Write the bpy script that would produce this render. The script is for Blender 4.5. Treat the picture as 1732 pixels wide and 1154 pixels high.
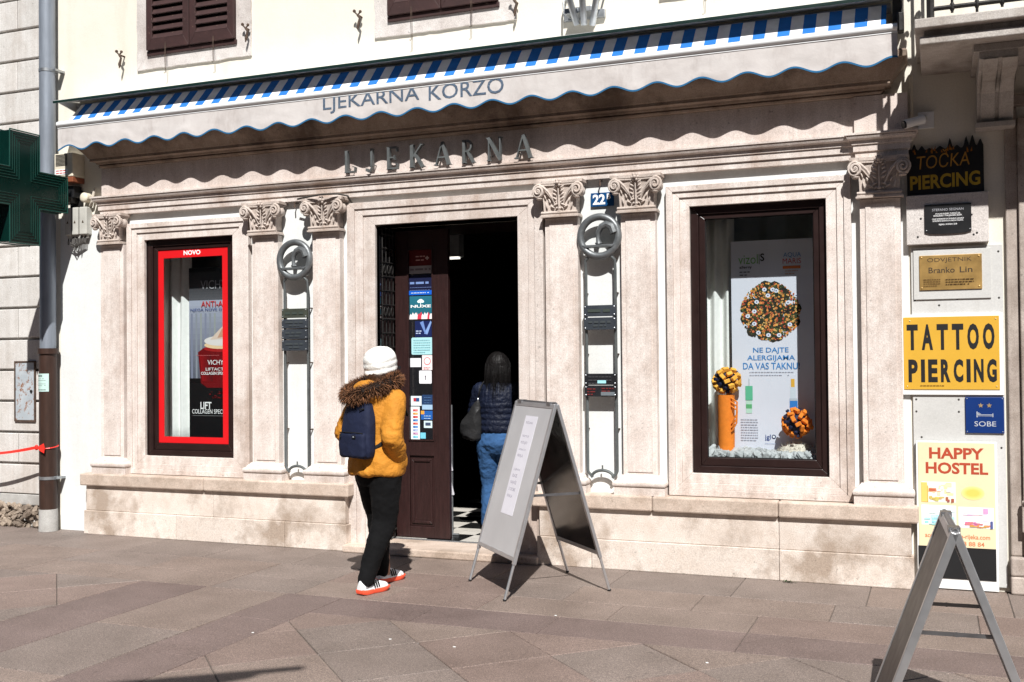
import bpy, bmesh, math, random
from mathutils import Vector, Matrix, Euler, noise
for o in list(bpy.data.objects): bpy.data.objects.remove(o)
scene = bpy.context.scene
col = scene.collection
R = math.radians
random.seed(7)

# ---------------------------------------------------------------- camera
CAM = Vector((0.0, -7.45, 1.5444))
FPX = 1798.33                                   # focal length in photo pixels (photo is 1732 x 1154)
RI = Vector((0.92863592, 0.37087334, -0.00939665))
UP = Vector((0.01436436, -0.01063467, 0.99984027))
FW = Vector((-0.37071417, 0.92862256, 0.01520309))
cd = bpy.data.cameras.new('camera'); cam = bpy.data.objects.new('camera', cd); col.objects.link(cam)
m = Matrix((RI, UP, -FW)).transposed().to_4x4(); m.translation = CAM
cam.matrix_world = m
cd.sensor_width = 36.0; cd.lens = FPX / 1732.0 * 36.0; cd.clip_end = 500; cd.clip_start = 0.05
scene.camera = cam

# ---------------------------------------------------------------- light
SUN = Vector((-0.48, 1.0, -1.26)).normalized()   # direction the light travels
w = bpy.data.worlds.new('World'); scene.world = w; w.use_nodes = True
nt = w.node_tree; bg = nt.nodes['Background']
sky = nt.nodes.new('ShaderNodeTexSky'); sky.sky_type = 'NISHITA'; sky.sun_disc = False; sky.air_density = .75; sky.dust_density = .2
sky.sun_elevation = math.asin(-SUN.z); sky.sun_rotation = math.atan2(-SUN.x, -SUN.y)
nt.links.new(sky.outputs[0], bg.inputs[0]); bg.inputs[1].default_value = 0.05
sd = bpy.data.lights.new('sun', 'SUN'); sd.energy = 5.0; sd.angle = R(0.5); sd.color = (1.0, 0.978, 0.945)
sun = bpy.data.objects.new('sun', sd); col.objects.link(sun); sun.location = (4, -9, 12)
sun.rotation_euler = SUN.to_track_quat('-Z', 'Y').to_euler()
vs = scene.view_settings; vs.view_transform = 'Standard'; vs.look = 'None'; vs.gamma = 1.0; vs.exposure = 0.56
vs.use_curve_mapping = False
scene.render.engine = 'CYCLES'
scene.cycles.max_bounces = 8; scene.cycles.transparent_max_bounces = 12

# ---------------------------------------------------------------- photo pixel -> place
def ray(px, py): return (px - 866) / FPX * RI - (py - 577) / FPX * UP + FW
def W(px, py, Y=0.0):                            # pixel on the vertical plane y = Y
    d = ray(px, py); return CAM + d * ((Y - CAM.y) / d.y)
def G(px, py, Z=0.0):                            # pixel on the level plane z = Z
    d = ray(px, py); return CAM + d * ((Z - CAM.z) / d.z)
def box_at(x0, y0, x1, y1, Y):                   # pixel rectangle -> (x0, x1, z0, z1) on plane Y
    a = W(x0, y1, Y); b = W(x1, y0, Y); c = W(x0, y0, Y); d = W(x1, y1, Y)
    return (a.x + c.x) / 2, (b.x + d.x) / 2, (a.z + d.z) / 2, (b.z + c.z) / 2

# ---------------------------------------------------------------- materials
MATS = {}
def lin(c): return tuple((v / 12.92 if v <= .04045 else ((v + .055) / 1.055) ** 2.4) for v in c)
class NT:
    def __init__(s, name):
        s.m = bpy.data.materials.new(name); s.m.use_nodes = True; s.t = s.m.node_tree
        s.b = s.t.nodes['Principled BSDF']; s.out = s.t.nodes['Material Output']; MATS[name] = s.m
    def n(s, typ, **kw):
        nd = s.t.nodes.new('ShaderNode' + typ)
        for k, v in kw.items():
            if k[0] == '_': setattr(nd, k[1:], v)
            else: nd.inputs[k.replace('_', ' ')].default_value = v
        return nd
    def l(s, a, b): s.t.links.new(a, b)
    def coord(s): return s.n('TexCoord').outputs['Object']
    def noise(s, scale, detail=4, rough=.55, vec=None, stretch=None):
        v = vec or s.coord()
        if stretch:
            mp = s.n('Mapping'); mp.inputs['Scale'].default_value = stretch; s.l(v, mp.inputs['Vector']); v = mp.outputs[0]
        nd = s.n('TexNoise', Scale=scale, Detail=detail, Roughness=rough); s.l(v, nd.inputs['Vector']); return nd.outputs['Fac']
    def ramp(s, fac, stops):
        r = s.n('ValToRGB'); e = r.color_ramp.elements
        e[0].position, e[0].color = stops[0][0], (*stops[0][1], 1) if len(stops[0][1]) == 3 else stops[0][1]
        e[1].position, e[1].color = stops[1][0], (*stops[1][1], 1)
        for p, c in stops[2:]:
            x = e.new(p); x.color = (*c, 1)
        s.l(fac, r.inputs[0]); return r.outputs[0]
    def mix(s, fac, a, b, mode='MIX'):
        x = s.n('Mix', _data_type='RGBA', _blend_type=mode)
        for v, i in ((fac, 0), (a, 6), (b, 7)):
            if hasattr(v, 'links'): s.l(v, x.inputs[i])
            elif i == 0: x.inputs[0].default_value = v
            else: x.inputs[i].default_value = (*v, 1)
        return x.outputs[2]
    def bump(s, h, strength=.3, dist=.01, prev=None):
        b = s.n('Bump', Strength=strength, Distance=dist); s.l(h, b.inputs['Height'])
        if prev: s.l(prev, b.inputs['Normal'])
        return b.outputs[0]
    def set(s, **kw):
        for k, v in kw.items():
            i = s.b.inputs[k.replace('_', ' ')]
            if hasattr(v, 'links'): s.l(v, i)
            else: i.default_value = (*v, 1) if isinstance(v, tuple) and len(v) == 3 else v
        return s.m
G3 = lambda v: (v, v, v)

def plain(name, c, rough=.6, metal=0.0, var=.12, scale=12, bump=0.0, bscale=60, spec=.4, coat=0.0, stretch=None):
    s = NT(name)
    f = s.noise(scale, 5, .6, stretch=stretch)
    base = s.ramp(f, [(.3, tuple(v * (1 - var) for v in c)), (.7, tuple(min(1, v * (1 + var)) for v in c))])
    rr = s.n('MapRange'); rr.inputs[3].default_value = max(.02, rough - .08); rr.inputs[4].default_value = min(1, rough + .08)
    s.l(s.noise(scale * 2.3, 3), rr.inputs[0])
    s.set(Base_Color=base, Metallic=metal, Specular_IOR_Level=spec, Coat_Weight=coat)
    s.l(rr.outputs[0], s.b.inputs['Roughness'])
    if bump: s.l(s.bump(s.noise(bscale, 4), bump, .01), s.b.inputs['Normal'])
    return s.m

def stone(name, c1, c2, stain, amount=.5, streak=False, rough=.78, bump=.25, vary=.10):
    """weathered limestone: mottled colour, blotchy stains, fine grain, pits"""
    s = NT(name)
    base = s.ramp(s.noise(5, 6, .65), [(.32, c1), (.68, c2)])
    oi = s.n('ObjectInfo').outputs['Random']
    rv = s.n('MapRange'); rv.inputs[3].default_value = 1 - vary; rv.inputs[4].default_value = 1 + vary * .5; s.l(oi, rv.inputs[0])
    hs = s.n('HueSaturation'); s.l(rv.outputs[0], hs.inputs['Value']); s.l(base, hs.inputs['Color']); base = hs.outputs[0]
    a = s.noise(2.3, 3, .5, stretch=(1, 1, .35) if streak else None)
    b = s.noise(11, 5, .7)
    mul = s.n('Math', _operation='MULTIPLY_ADD'); s.l(b, mul.inputs[0]); mul.inputs[1].default_value = .38; s.l(a, mul.inputs[2])
    fac = s.ramp(mul.outputs[0], [(.66, G3(0)), (.86, G3(amount))])
    base = s.mix(fac, base, stain)
    if streak:
        sk = s.ramp(s.noise(5, 5, .65, stretch=(5, 5, .22)), [(.40, (.80, .77, .74)), (.62, (1.05, 1.05, 1.05))])
        base = s.mix(.42, base, sk, 'MULTIPLY')
    grain = s.ramp(s.noise(140, 2, .5), [(.35, G3(.82)), (.65, G3(1.06))])
    base = s.mix(1.0, base, grain, 'MULTIPLY')
    pits = s.ramp(s.noise(38, 3, .5), [(.26, G3(.45)), (.33, G3(1))])
    base = s.mix(.6, base, pits, 'MULTIPLY')
    s.set(Base_Color=base, Roughness=rough, Specular_IOR_Level=.25)
    nrm = s.bump(s.noise(70, 5, .65), bump, .006)
    nrm = s.bump(s.noise(7, 3), bump * .7, .02, nrm)
    s.l(nrm, s.b.inputs['Normal'])
    return s.m

stone('limestone', (.65, .56, .51), (.79, .725, .68), (.43, .335, .28), .8, True)
stone('limestone_frieze', (.62, .525, .48), (.74, .655, .61), (.42, .33, .275), .4, True)
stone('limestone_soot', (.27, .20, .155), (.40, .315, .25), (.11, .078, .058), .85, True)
stone('limestone_plinth', (.64, .545, .47), (.77, .695, .63), (.35, .27, .21), .9, False)
stone('limestone_ledge', (.50, .39, .315), (.66, .55, .465), (.30, .225, .17), .75, False)
stone('limestone_carved', (.49, .41, .36), (.66, .585, .53), (.30, .21, .155), .7, False, bump=.4)
stone('limestone_grey', (.55, .50, .47), (.70, .66, .63), (.34, .28, .25), .5, False, bump=.5)
stone('doorway_stone', (.40, .335, .295), (.54, .475, .425), (.22, .175, .145), .8, True)
stone('balcony_stone', (.45, .41, .375), (.58, .545, .51), (.24, .20, .17), .7, True, bump=.4)
stone('rubble', (.26, .20, .15), (.46, .385, .31), (.12, .09, .07), .8, False, bump=1.0)
stone('course_plaster', (.60, .575, .545), (.70, .68, .655), (.45, .39, .34), .5, True)
stone('concrete', (.36, .35, .33), (.52, .51, .49), (.22, .20, .18), .5, False)

def plaster(name, c1, c2, stain, amount):
    s = NT(name)
    base = s.ramp(s.noise(1.3, 6, .6), [(.3, c1), (.7, c2)])
    fac = s.ramp(s.noise(1.7, 5, .65, stretch=(1.6, 1, .25)), [(.52, G3(0)), (.75, G3(amount))])
    base = s.mix(fac, base, stain)
    base = s.mix(1.0, base, s.ramp(s.noise(90, 3), [(.3, G3(.93)), (.7, G3(1.03))]), 'MULTIPLY')
    s.set(Base_Color=base, Roughness=.88, Specular_IOR_Level=.2)
    nrm = s.bump(s.noise(160, 4), .18, .004); nrm = s.bump(s.noise(4, 4), .25, .02, nrm)
    s.l(nrm, s.b.inputs['Normal']); return s.m
plaster('cream_plaster', (.70, .655, .56), (.755, .72, .64), (.60, .52, .40), .45)
plaster('white_plaster', (.655, .672, .66), (.72, .735, .725), (.54, .52, .48), .4)
plaster('white_board', (.50, .495, .475), (.60, .595, .58), (.36, .33, .29), .6)

def granite(name, c, vary=.065):
    s = NT(name)
    oi = s.n('ObjectInfo').outputs['Random']
    geo = s.n('NewGeometry').outputs['Position']
    v = s.ramp(s.noise(160, 3, .8, vec=geo), [(.30, tuple(k * .30 for k in c)), (.5, c), (.70, tuple(min(1, k * 2.1) for k in c))])
    g2 = s.ramp(s.noise(55, 3, .7, vec=geo), [(.33, G3(.80)), (.66, G3(1.18))])
    v = s.mix(1.0, v, g2, 'MULTIPLY')
    blot = s.ramp(s.noise(2.2, 5, .65, vec=geo), [(.3, (.80, .78, .76)), (.7, (1.14, 1.13, 1.12))])
    v = s.mix(1.0, v, blot, 'MULTIPLY')
    spots = s.ramp(s.noise(16, 2, .4, vec=geo), [(.23, G3(.55)), (.28, G3(1))])
    v = s.mix(.7, v, spots, 'MULTIPLY')
    rv = s.n('MapRange'); rv.inputs[3].default_value = 1 - vary; rv.inputs[4].default_value = 1 + vary; s.l(oi, rv.inputs[0])
    hs = s.n('HueSaturation'); s.l(rv.outputs[0], hs.inputs['Value']); s.l(v, hs.inputs['Color'])
    s.set(Base_Color=hs.outputs[0], Roughness=.62, Specular_IOR_Level=.35)
    s.l(s.bump(s.noise(190, 3, .7, vec=geo), .35, .003), s.b.inputs['Normal']); return s.m
granite('granite_pink', (.186, .139, .120))
granite('granite_warm', (.192, .150, .128))
granite('granite_grey', (.176, .143, .126))
granite('granite_dark', (.146, .109, .099))
plain('joint_dirt', (.10, .085, .072), .95, var=.4, scale=40, bump=.3)
plain('grout', (.36, .34, .32), .95, var=.3, scale=30)

plain('brown_wood', (.026, .0105, .0098), .42, var=.3, scale=9, bump=.08, spec=.45, stretch=(6, 6, .6))
plain('brown_frame', (.019, .0085, .0075), .36, var=.2, scale=8, spec=.45)
def shutter_mat():
    s = NT('shutter_paint')
    base = s.ramp(s.noise(8, 5, .7), [(.3, (.026, .010, .009)), (.7, (.048, .018, .016))])
    chip = s.ramp(s.noise(34, 5, .75), [(.64, G3(0)), (.70, G3(.8))])
    base = s.mix(chip, base, (.30, .19, .14))
    s.set(Base_Color=base, Roughness=.62); s.l(s.bump(s.noise(60, 4), .3, .004), s.b.inputs['Normal'])
shutter_mat()
plain('metal_pewter', (.17, .18, .185), .45, .55, .3, 14, .12, 40)
plain('metal_dark', (.035, .034, .033), .55, .6, .4, 18, .15)
plain('iron_black', (.018, .016, .015), .6, .3, .4, 20, .2)
plain('iron_rust', (.085, .055, .04), .8, .2, .5, 20, .3)
plain('aluminium', (.52, .52, .53), .38, .8, .08, 10)
plain('aluminium_dull', (.30, .30, .31), .45, 1.0, .12, 10)
plain('zinc_pipe', (.235, .262, .305), .5, .35, .16, 6, .08, 20, stretch=(4, 4, .5))
plain('brown_pipe', (.040, .020, .014), .5, .1, .3, 7, .1, 20, stretch=(3, 3, .6))
plain('galvanised', (.42, .44, .46), .42, .9, .25, 16)
plain('white_enamel', (.78, .79, .79), .3, 0, .04, 5)
plain('white_paint', (.80, .80, .79), .45, 0, .05, 5)
plain('plastic_grey', (.47, .46, .42), .5, 0, .12, 9)
plain('plastic_cream', (.66, .60, .48), .5, 0, .12, 9)
plain('plastic_orange', (.22, .07, .035), .35, 0, .15, 9)
plain('black_plastic', (.012, .012, .013), .4, 0, .2, 9)
plain('black_paint', (.010, .010, .011), .5, 0, .3, 9)
plain('black_ink', (.008, .008, .009), .6)
plain('sign_yellow', (.62, .355, .040), .42, 0, .05, 3)
plain('tocka_yellow', (.42, .27, .025), .45, 0, .2, 8)
plain('tocka_orange', (.40, .20, .030), .45, 0, .3, 12)
plain('sign_blue', (.006, .030, .15), .35, 0, .12, 4)
plain('number_blue', (.008, .065, .19), .22, 0, .1, 4)
plain('gold', (.52, .37, .19), .4, .5, .15, 10)
plain('pale_silver', (.55, .58, .62), .4, .2, .1, 10)
plain('brass', (.40, .25, .085), .36, .35, .28, 9, .05)
plain('engraving', (.055, .035, .018), .7)
plain('hostel_cream', (.72, .64, .42), .5, 0, .04, 3)
plain('hostel_red', (.42, .062, .028), .5)
plain('hostel_brown', (.62, .20, .08), .5)
plain('decal_red', (.62, .010, .014), .35, 0, .04, 3)
plain('white_ink', (.85, .85, .85), .55, 0, .02)
plain('ink_grey', (.30, .30, .32), .6)
plain('ink_blue', (.03, .20, .50), .6)
plain('ink_navy', (.03, .06, .22), .6)
plain('ink_green', (.16, .40, .12), .6)
plain('ink_orange', (.72, .24, .05), .6)
plain('ink_red', (.50, .03, .03), .6)
plain('awning_ink', (.17, .235, .33), .9, 0, .22, 30)
plain('curtain', (.80, .80, .78), .9, 0, .05, 20, .2)
plain('display_wall', (.42, .44, .42), .85, 0, .08)
plain('display_dark', (.10, .10, .095), .85, 0, .15)
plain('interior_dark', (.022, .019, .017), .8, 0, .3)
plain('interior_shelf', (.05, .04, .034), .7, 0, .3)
plain('tile_white', (.58, .55, .50), .28, 0, .1, 4)
plain('tile_black', (.012, .012, .012), .25, 0, .3, 4)
plain('pebble_white', (.42, .43, .44), .75, 0, .25, 9, .3)
plain('cotton', (.62, .56, .48), .95, 0, .2, 30, .6)
plain('orange_felt', (.82, .22, .018), .85, 0, .12, 20, .2)
plain('amber_felt', (.86, .42, .055), .85, 0, .16, 14, .2)
plain('navy_felt', (.012, .016, .05), .7, 0, .3, 14)
plain('tape_red', (.72, .03, .02), .4, 0, .1, 9)
plain('notice_paper', (.46, .62, .58), .7, 0, .12, 9)
plain('paper', (.72, .71, .77), .75, 0, .05, 6)
plain('cable', (.05, .045, .04), .6, 0, .3)
plain('cable_pale', (.50, .45, .38), .6, 0, .2)
plain('cross_green', (.0016, .016, .0125), .24, 0, .25, 5, spec=.25)
plain('cross_track', (.005, .050, .038), .35, 0, .2, 6)
plain('led_dark', (.006, .022, .018), .4)
plain('weed_green', (.05, .10, .025), .7)
plain('litter_white', (.70, .70, .68), .8)
def rust_box():
    s = NT('rusty_enamel')
    base = s.ramp(s.noise(7, 5), [(.3, (.32, .36, .39)), (.7, (.46, .50, .53))])
    f = s.ramp(s.noise(13, 6, .75), [(.53, G3(0)), (.60, G3(1))])
    base = s.mix(f, base, (.23, .10, .045)); s.set(Base_Color=base, Roughness=.6)
rust_box()

def awning_fabric():
    s = NT('awning_stripes')
    geo = s.n('TexCoord').outputs['Object']
    sx = s.n('SeparateXYZ'); s.l(geo, sx.inputs[0])
    m1 = s.n('Math', _operation='MULTIPLY'); m1.inputs[1].default_value = 1 / .1655; s.l(sx.outputs[0], m1.inputs[0])
    fr = s.n('Math', _operation='FRACT'); s.l(m1.outputs[0], fr.inputs[0])
    gt = s.n('Math', _operation='GREATER_THAN'); gt.inputs[1].default_value = .5; s.l(fr.outputs[0], gt.inputs[0])
    v = s.mix(gt.outputs[0], (.76, .74, .72), (.025, .155, .47))
    v = s.mix(1.0, v, s.ramp(s.noise(14, 5), [(.3, G3(.88)), (.7, G3(1.04))]), 'MULTIPLY')
    s.set(Base_Color=v, Roughness=.9, Specular_IOR_Level=.15)
awning_fabric()
def valance_fabric():
    s = NT('valance_fabric')
    v = s.ramp(s.noise(4, 6, .65), [(.3, (.50, .462, .442)), (.7, (.60, .568, .55))])
    st = s.ramp(s.noise(5.5, 5, .7, stretch=(1, 1, .4)), [(.52, G3(0)), (.72, G3(.55))])
    v = s.mix(st, v, (.36, .315, .295)); s.set(Base_Color=v, Roughness=.92, Specular_IOR_Level=.12)
    nrm = s.bump(s.noise(18, 4, .6), .35, .006); s.l(nrm, s.b.inputs['Normal'])
valance_fabric()
plain('valance_trim', (.015, .12, .26), .8)

def glass(name, tint, refl=.10, rough=.0):
    s = NT(name); s.t.nodes.remove(s.b)
    tr = s.n('BsdfTransparent'); tr.inputs[0].default_value = (*tint, 1)
    gl = s.n('BsdfGlossy', Roughness=rough); gl.inputs[0].default_value = (1, 1, 1, 1)
    lw = s.n('LayerWeight', Blend=.5); pw = s.n('Math', _operation='POWER'); pw.inputs[1].default_value = 5.0; s.l(lw.outputs['Facing'], pw.inputs[0])
    ma = s.n('Math', _operation='MULTIPLY_ADD'); ma.inputs[1].default_value = .93; ma.inputs[2].default_value = .07; s.l(pw.outputs[0], ma.inputs[0]); mx = s.n('MixShader')
    s.l(ma.outputs[0], mx.inputs[0]); s.l(tr.outputs[0], mx.inputs[1]); s.l(gl.outputs[0], mx.inputs[2]); s.l(mx.outputs[0], s.out.inputs[0])
glass('window_glass', (.86, .90, .90))
def cover_sheet():
    s = NT('cover_sheet')
    s.set(Base_Color=s.ramp(s.noise(3, 4), [(.3, (.43, .43, .44)), (.7, (.50, .50, .51))]), Roughness=.33, Specular_IOR_Level=.6)
cover_sheet()
def print_mat():
    s = NT('print'); a = s.n('VertexColor', _layer_name='Col')
    s.l(a.outputs[0], s.b.inputs['Base Color']); s.set(Roughness=.5, Specular_IOR_Level=.35)
print_mat()
plain('dark_mirror', (.012, .012, .014), .06, 0, .2, 4, spec=.9)

# cloth and people
def cloth(name, c, var=.12, rough=.85, wscale=9, bump=.5, weave=400, sheen=.0):
    s = NT(name)
    base = s.ramp(s.noise(6, 4), [(.3, tuple(k * (1 - var) for k in c)), (.7, tuple(min(1, k * (1 + var)) for k in c))])
    s.set(Base_Color=base, Roughness=rough, Specular_IOR_Level=.2, Sheen_Weight=sheen)
    nrm = s.bump(s.noise(wscale, 4, .5), bump, .03); nrm = s.bump(s.noise(weave, 2), .15, .002, nrm)
    s.l(nrm, s.b.inputs['Normal']); return s.m
cloth('parka_orange', (.50, .205, .024), .12, .75, 14, .7)
cloth('trousers_black', (.0035, .0035, .004), .3, .9, 10, .5)
cloth('jeans', (.028, .080, .19), .3, .85, 16, .5)
cloth('puffer_navy', (.006, .009, .022), .3, .55, 26, .6)
cloth('backpack_navy', (.011, .015, .038), .18, .75, 12, .3)
cloth('knit_white', (.80, .79, .75), .06, .95, 20, .35, 160)
cloth('bag_leather', (.020, .020, .021), .3, .45, 14, .4)
cloth('strap_black', (.010, .010, .011), .3, .8)
plain('skin', (.46, .25, .17), .5, 0, .1, 9)
plain('hair_black', (.006, .005, .005), .5, 0, .5, 60, .3, 90, spec=.18, stretch=(1, 1, .06))
plain('hair_brown', (.045, .022, .012), .45, 0, .5, 60)
def fur():
    s = NT('fur'); a = s.n('VertexColor', _layer_name='Col')
    s.l(a.outputs[0], s.b.inputs['Base Color']); s.set(Roughness=.7, Specular_IOR_Level=.2)
fur()
plain('shoe_white', (.72, .73, .74), .6, 0, .08, 14, .2)
plain('shoe_red', (.86, .10, .045), .5, 0, .1, 10)
plain('facade_far', (.22, .195, .165), .9, 0, .15, 2)
plain('plaque_slate', (.060, .070, .085), .4, .4, .2, 10)
plain('plaque_green', (.085, .095, .075), .4, .4, .2, 10)
plain('plaque_black', (.018, .019, .022), .35, .1, .2, 10)
plain('banner_white', (.66, .67, .76), .6, 0, .03, 3)
plain('dark_sheet', (.025, .023, .022), .13, 0, .3, 3, spec=.5)
plain('ink_faded', (.27, .25, .33), .7)
plain('facade_grey', (.17, .165, .16), .9, 0, .15, 2)
plain('facade_rose', (.20, .15, .125), .9, 0, .15, 2)
plain('metal_letter', (.13, .14, .14), .5, .35, .25, 14)
plain('metal_rod', (.115, .125, .125), .5, .3, .2, 14)
plain('side_glass', (.006, .006, .007), .05, 0, .2, 4, spec=.5)
MATS['side_glass'].node_tree.nodes['Principled BSDF'].inputs['IOR'].default_value = 2.6
plain('dark_poster', (.020, .017, .015), .4, 0, .4, 6, spec=.25)
# ---------------------------------------------------------------- mesh helpers
def root_loc(o):
    v = Vector((0, 0, 0))
    while o is not None: v += o.location; o = o.parent
    return v
class MB:
    """collects shapes in world (or local) coordinates, links them as ONE mesh object"""
    def __init__(s): s.v = []; s.f = []; s.mi = []; s.cur = 0; s.col = []; s.c = None
    def add(s, vs, fs):
        n = len(s.v); s.v += [Vector(v) for v in vs]
        for f in fs: s.f.append([n + i for i in f]); s.mi.append(s.cur); s.col.append(s.c)
        return s
    def box(s, x0, x1, y0, y1, z0, z1, M=None):
        vs = [Vector(p) for p in ((x0, y0, z0), (x1, y0, z0), (x1, y1, z0), (x0, y1, z0), (x0, y0, z1), (x1, y0, z1), (x1, y1, z1), (x0, y1, z1))]
        if M: vs = [M @ v for v in vs]
        return s.add(vs, [(0, 3, 2, 1), (4, 5, 6, 7), (0, 1, 5, 4), (1, 2, 6, 5), (2, 3, 7, 6), (3, 0, 4, 7)])
    def tube(s, pts, r, n=10, cap=True, closed=False, rs=None):
        pts = [Vector(p) for p in pts]; N = len(pts); rings = []; prev = None
        for i, p in enumerate(pts):
            if closed: t = pts[(i + 1) % N] - pts[i - 1]
            else: t = pts[min(i + 1, N - 1)] - pts[max(i - 1, 0)]
            t.normalize()
            if prev is None:
                a = Vector((0, 0, 1)) if abs(t.z) < .9 else Vector((1, 0, 0)); u = t.cross(a).normalized()
            else:
                u = prev - t * prev.dot(t); u = u.normalized() if u.length > 1e-6 else prev
            prev = u; q = t.cross(u)
            rr = rs[i] if rs else r
            rings.append([p + (u * math.cos(2 * math.pi * k / n) + q * math.sin(2 * math.pi * k / n)) * rr for k in range(n)])
        vs = [v for rg in rings for v in rg]; fs = []
        for i in range(N if closed else N - 1):
            j = (i + 1) % N
            for k in range(n):
                l = (k + 1) % n; fs.append((i * n + k, i * n + l, j * n + l, j * n + k))
        if cap and not closed:
            fs.append(tuple(range(n - 1, -1, -1))); fs.append(tuple((N - 1) * n + k for k in range(n)))
        return s.add(vs, fs)
    def prism(s, poly, y0, y1, plane='xz'):
        """extrude a polygon; plane xz -> along y, xy -> along z, yz -> along x"""
        n = len(poly)
        mk = {'xz': lambda a, b, d: (a, d, b), 'xy': lambda a, b, d: (a, b, d), 'yz': lambda a, b, d: (d, a, b)}[plane]
        vs = [mk(a, b, y0) for a, b in poly] + [mk(a, b, y1) for a, b in poly]
        fs = [tuple(range(n)), tuple(range(2 * n - 1, n - 1, -1))] + [(i, i + n, (i + 1) % n + n, (i + 1) % n) for i in range(n)]
        return s.add(vs, fs)
    def ball(s, c, r, seg=12, rings=8, M=None):
        c = Vector(c); r = Vector(r) if hasattr(r, '__len__') else Vector((r, r, r)); vs = []; fs = []
        for i in range(rings + 1):
            t = math.pi * i / rings
            for k in range(seg):
                p = 2 * math.pi * k / seg
                q = Vector((r.x * math.sin(t) * math.cos(p), r.y * math.sin(t) * math.sin(p), r.z * math.cos(t)))
                if M: q = M @ q
                vs.append(c + q)
        for i in range(rings):
            for k in range(seg):
                l = (k + 1) % seg; fs.append((i * seg + k, (i + 1) * seg + k, (i + 1) * seg + l, i * seg + l))
        return s.add(vs, fs)
    def loft(s, rings, cap=True):
        n = len(rings[0]); vs = [v for r in rings for v in r]; fs = []
        for i in range(len(rings) - 1):
            for k in range(n):
                l = (k + 1) % n; fs.append((i * n + k, i * n + l, (i + 1) * n + l, (i + 1) * n + k))
        if cap: fs.append(tuple(range(n - 1, -1, -1))); fs.append(tuple((len(rings) - 1) * n + k for k in range(n)))
        return s.add(vs, fs)
    def mesh(s, name, shift=Vector((0, 0, 0)), mats=()):
        me = bpy.data.meshes.new(name); me.from_pydata([v - shift for v in s.v], [], s.f)
        for mt in mats: me.materials.append(MATS[mt])
        me.polygons.foreach_set('material_index', s.mi)
        if any(c is not None for c in s.col):
            ca = me.color_attributes.new('Col', 'FLOAT_COLOR', 'CORNER')
            for p, c in zip(me.polygons, s.col):
                for li in p.loop_indices: ca.data[li].color = (*(c or (1, 1, 1)), 1)
        bm = bmesh.new(); bm.from_mesh(me); bmesh.ops.recalc_face_normals(bm, faces=bm.faces); bm.to_mesh(me); bm.free()
        return me
    def build(s, name, mats, parent=None, smooth=False, bevel=0, seg=2, local=False, angle=35):
        if isinstance(mats, str): mats = (mats,)
        sh = Vector((0, 0, 0)) if (local or parent is None) else root_loc(parent)
        if parent is None and not local:
            zs = [v.z for v in s.v]; sh = sum(s.v, Vector()) / len(s.v); sh.z = min(zs)
        me = s.mesh(name, sh, mats); o = bpy.data.objects.new(name, me); col.objects.link(o)
        if parent: o.parent = parent
        elif not local: o.location = sh
        if smooth: shade(me, angle)
        if bevel:
            b = o.modifiers.new('bevel', 'BEVEL'); b.width = bevel; b.segments = seg; b.limit_method = 'ANGLE'; b.angle_limit = R(40)
            b.harden_normals = False
        return o
def shade(me, angle=35):
    for p in me.polygons: p.use_smooth = True
    if angle < 180: me.set_sharp_from_angle(angle=R(angle))
def tag(o, label, cat, group=None, kind=None):
    if label: o['label'] = label
    if cat: o['category'] = cat
    if group: o['group'] = group
    if kind: o['kind'] = kind
    return o
def thing(name, label, cat, loc=(0, 0, 0), rotz=0, group=None):
    o = bpy.data.objects.new(name, None); col.objects.link(o); o.empty_display_size = .1
    o.location = loc; o.rotation_euler = (0, 0, rotz); tag(o, label, cat, group); return o
def struct(o): o['kind'] = 'structure'; return o
def inst(src, name, loc, parent=None, rot=None, scale=None):
    o = bpy.data.objects.new(name, src if isinstance(src, bpy.types.Mesh) else src.data); col.objects.link(o)
    o.location = Vector(loc) - (root_loc(parent) if parent else Vector((0, 0, 0)))
    if parent: o.parent = parent
    if rot: o.rotation_euler = rot
    if scale: o.scale = scale
    return o
def rect(mb, x0, x1, z0, z1, y, t=.004): return mb.box(x0, x1, y, y + t, z0, z1)
def ring_frame(mb, x0, x1, z0, z1, l, r, t, b, y0, y1):
    """rectangular frame with mitred corners; outer x0..x1 z0..z1, member widths l r t b"""
    O = [(x0, z0), (x1, z0), (x1, z1), (x0, z1)]; I = [(x0 + l, z0 + b), (x1 - r, z0 + b), (x1 - r, z1 - t), (x0 + l, z1 - t)]
    for i in range(4):
        j = (i + 1) % 4; mb.prism([O[i], O[j], I[j], I[i]], y0, y1)
    return mb
def three_side(mb, x0, x1, z0, z1, wdt, y0, y1):
    mb.prism([(x0, z0), (x0 + wdt, z0), (x0 + wdt, z1 - wdt), (x0, z1)], y0, y1)
    mb.prism([(x1, z0), (x1, z1), (x1 - wdt, z1 - wdt), (x1 - wdt, z0)], y0, y1)
    mb.prism([(x0, z1), (x0 + wdt, z1 - wdt), (x1 - wdt, z1 - wdt), (x1, z1)], y0, y1)
    return mb
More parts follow.
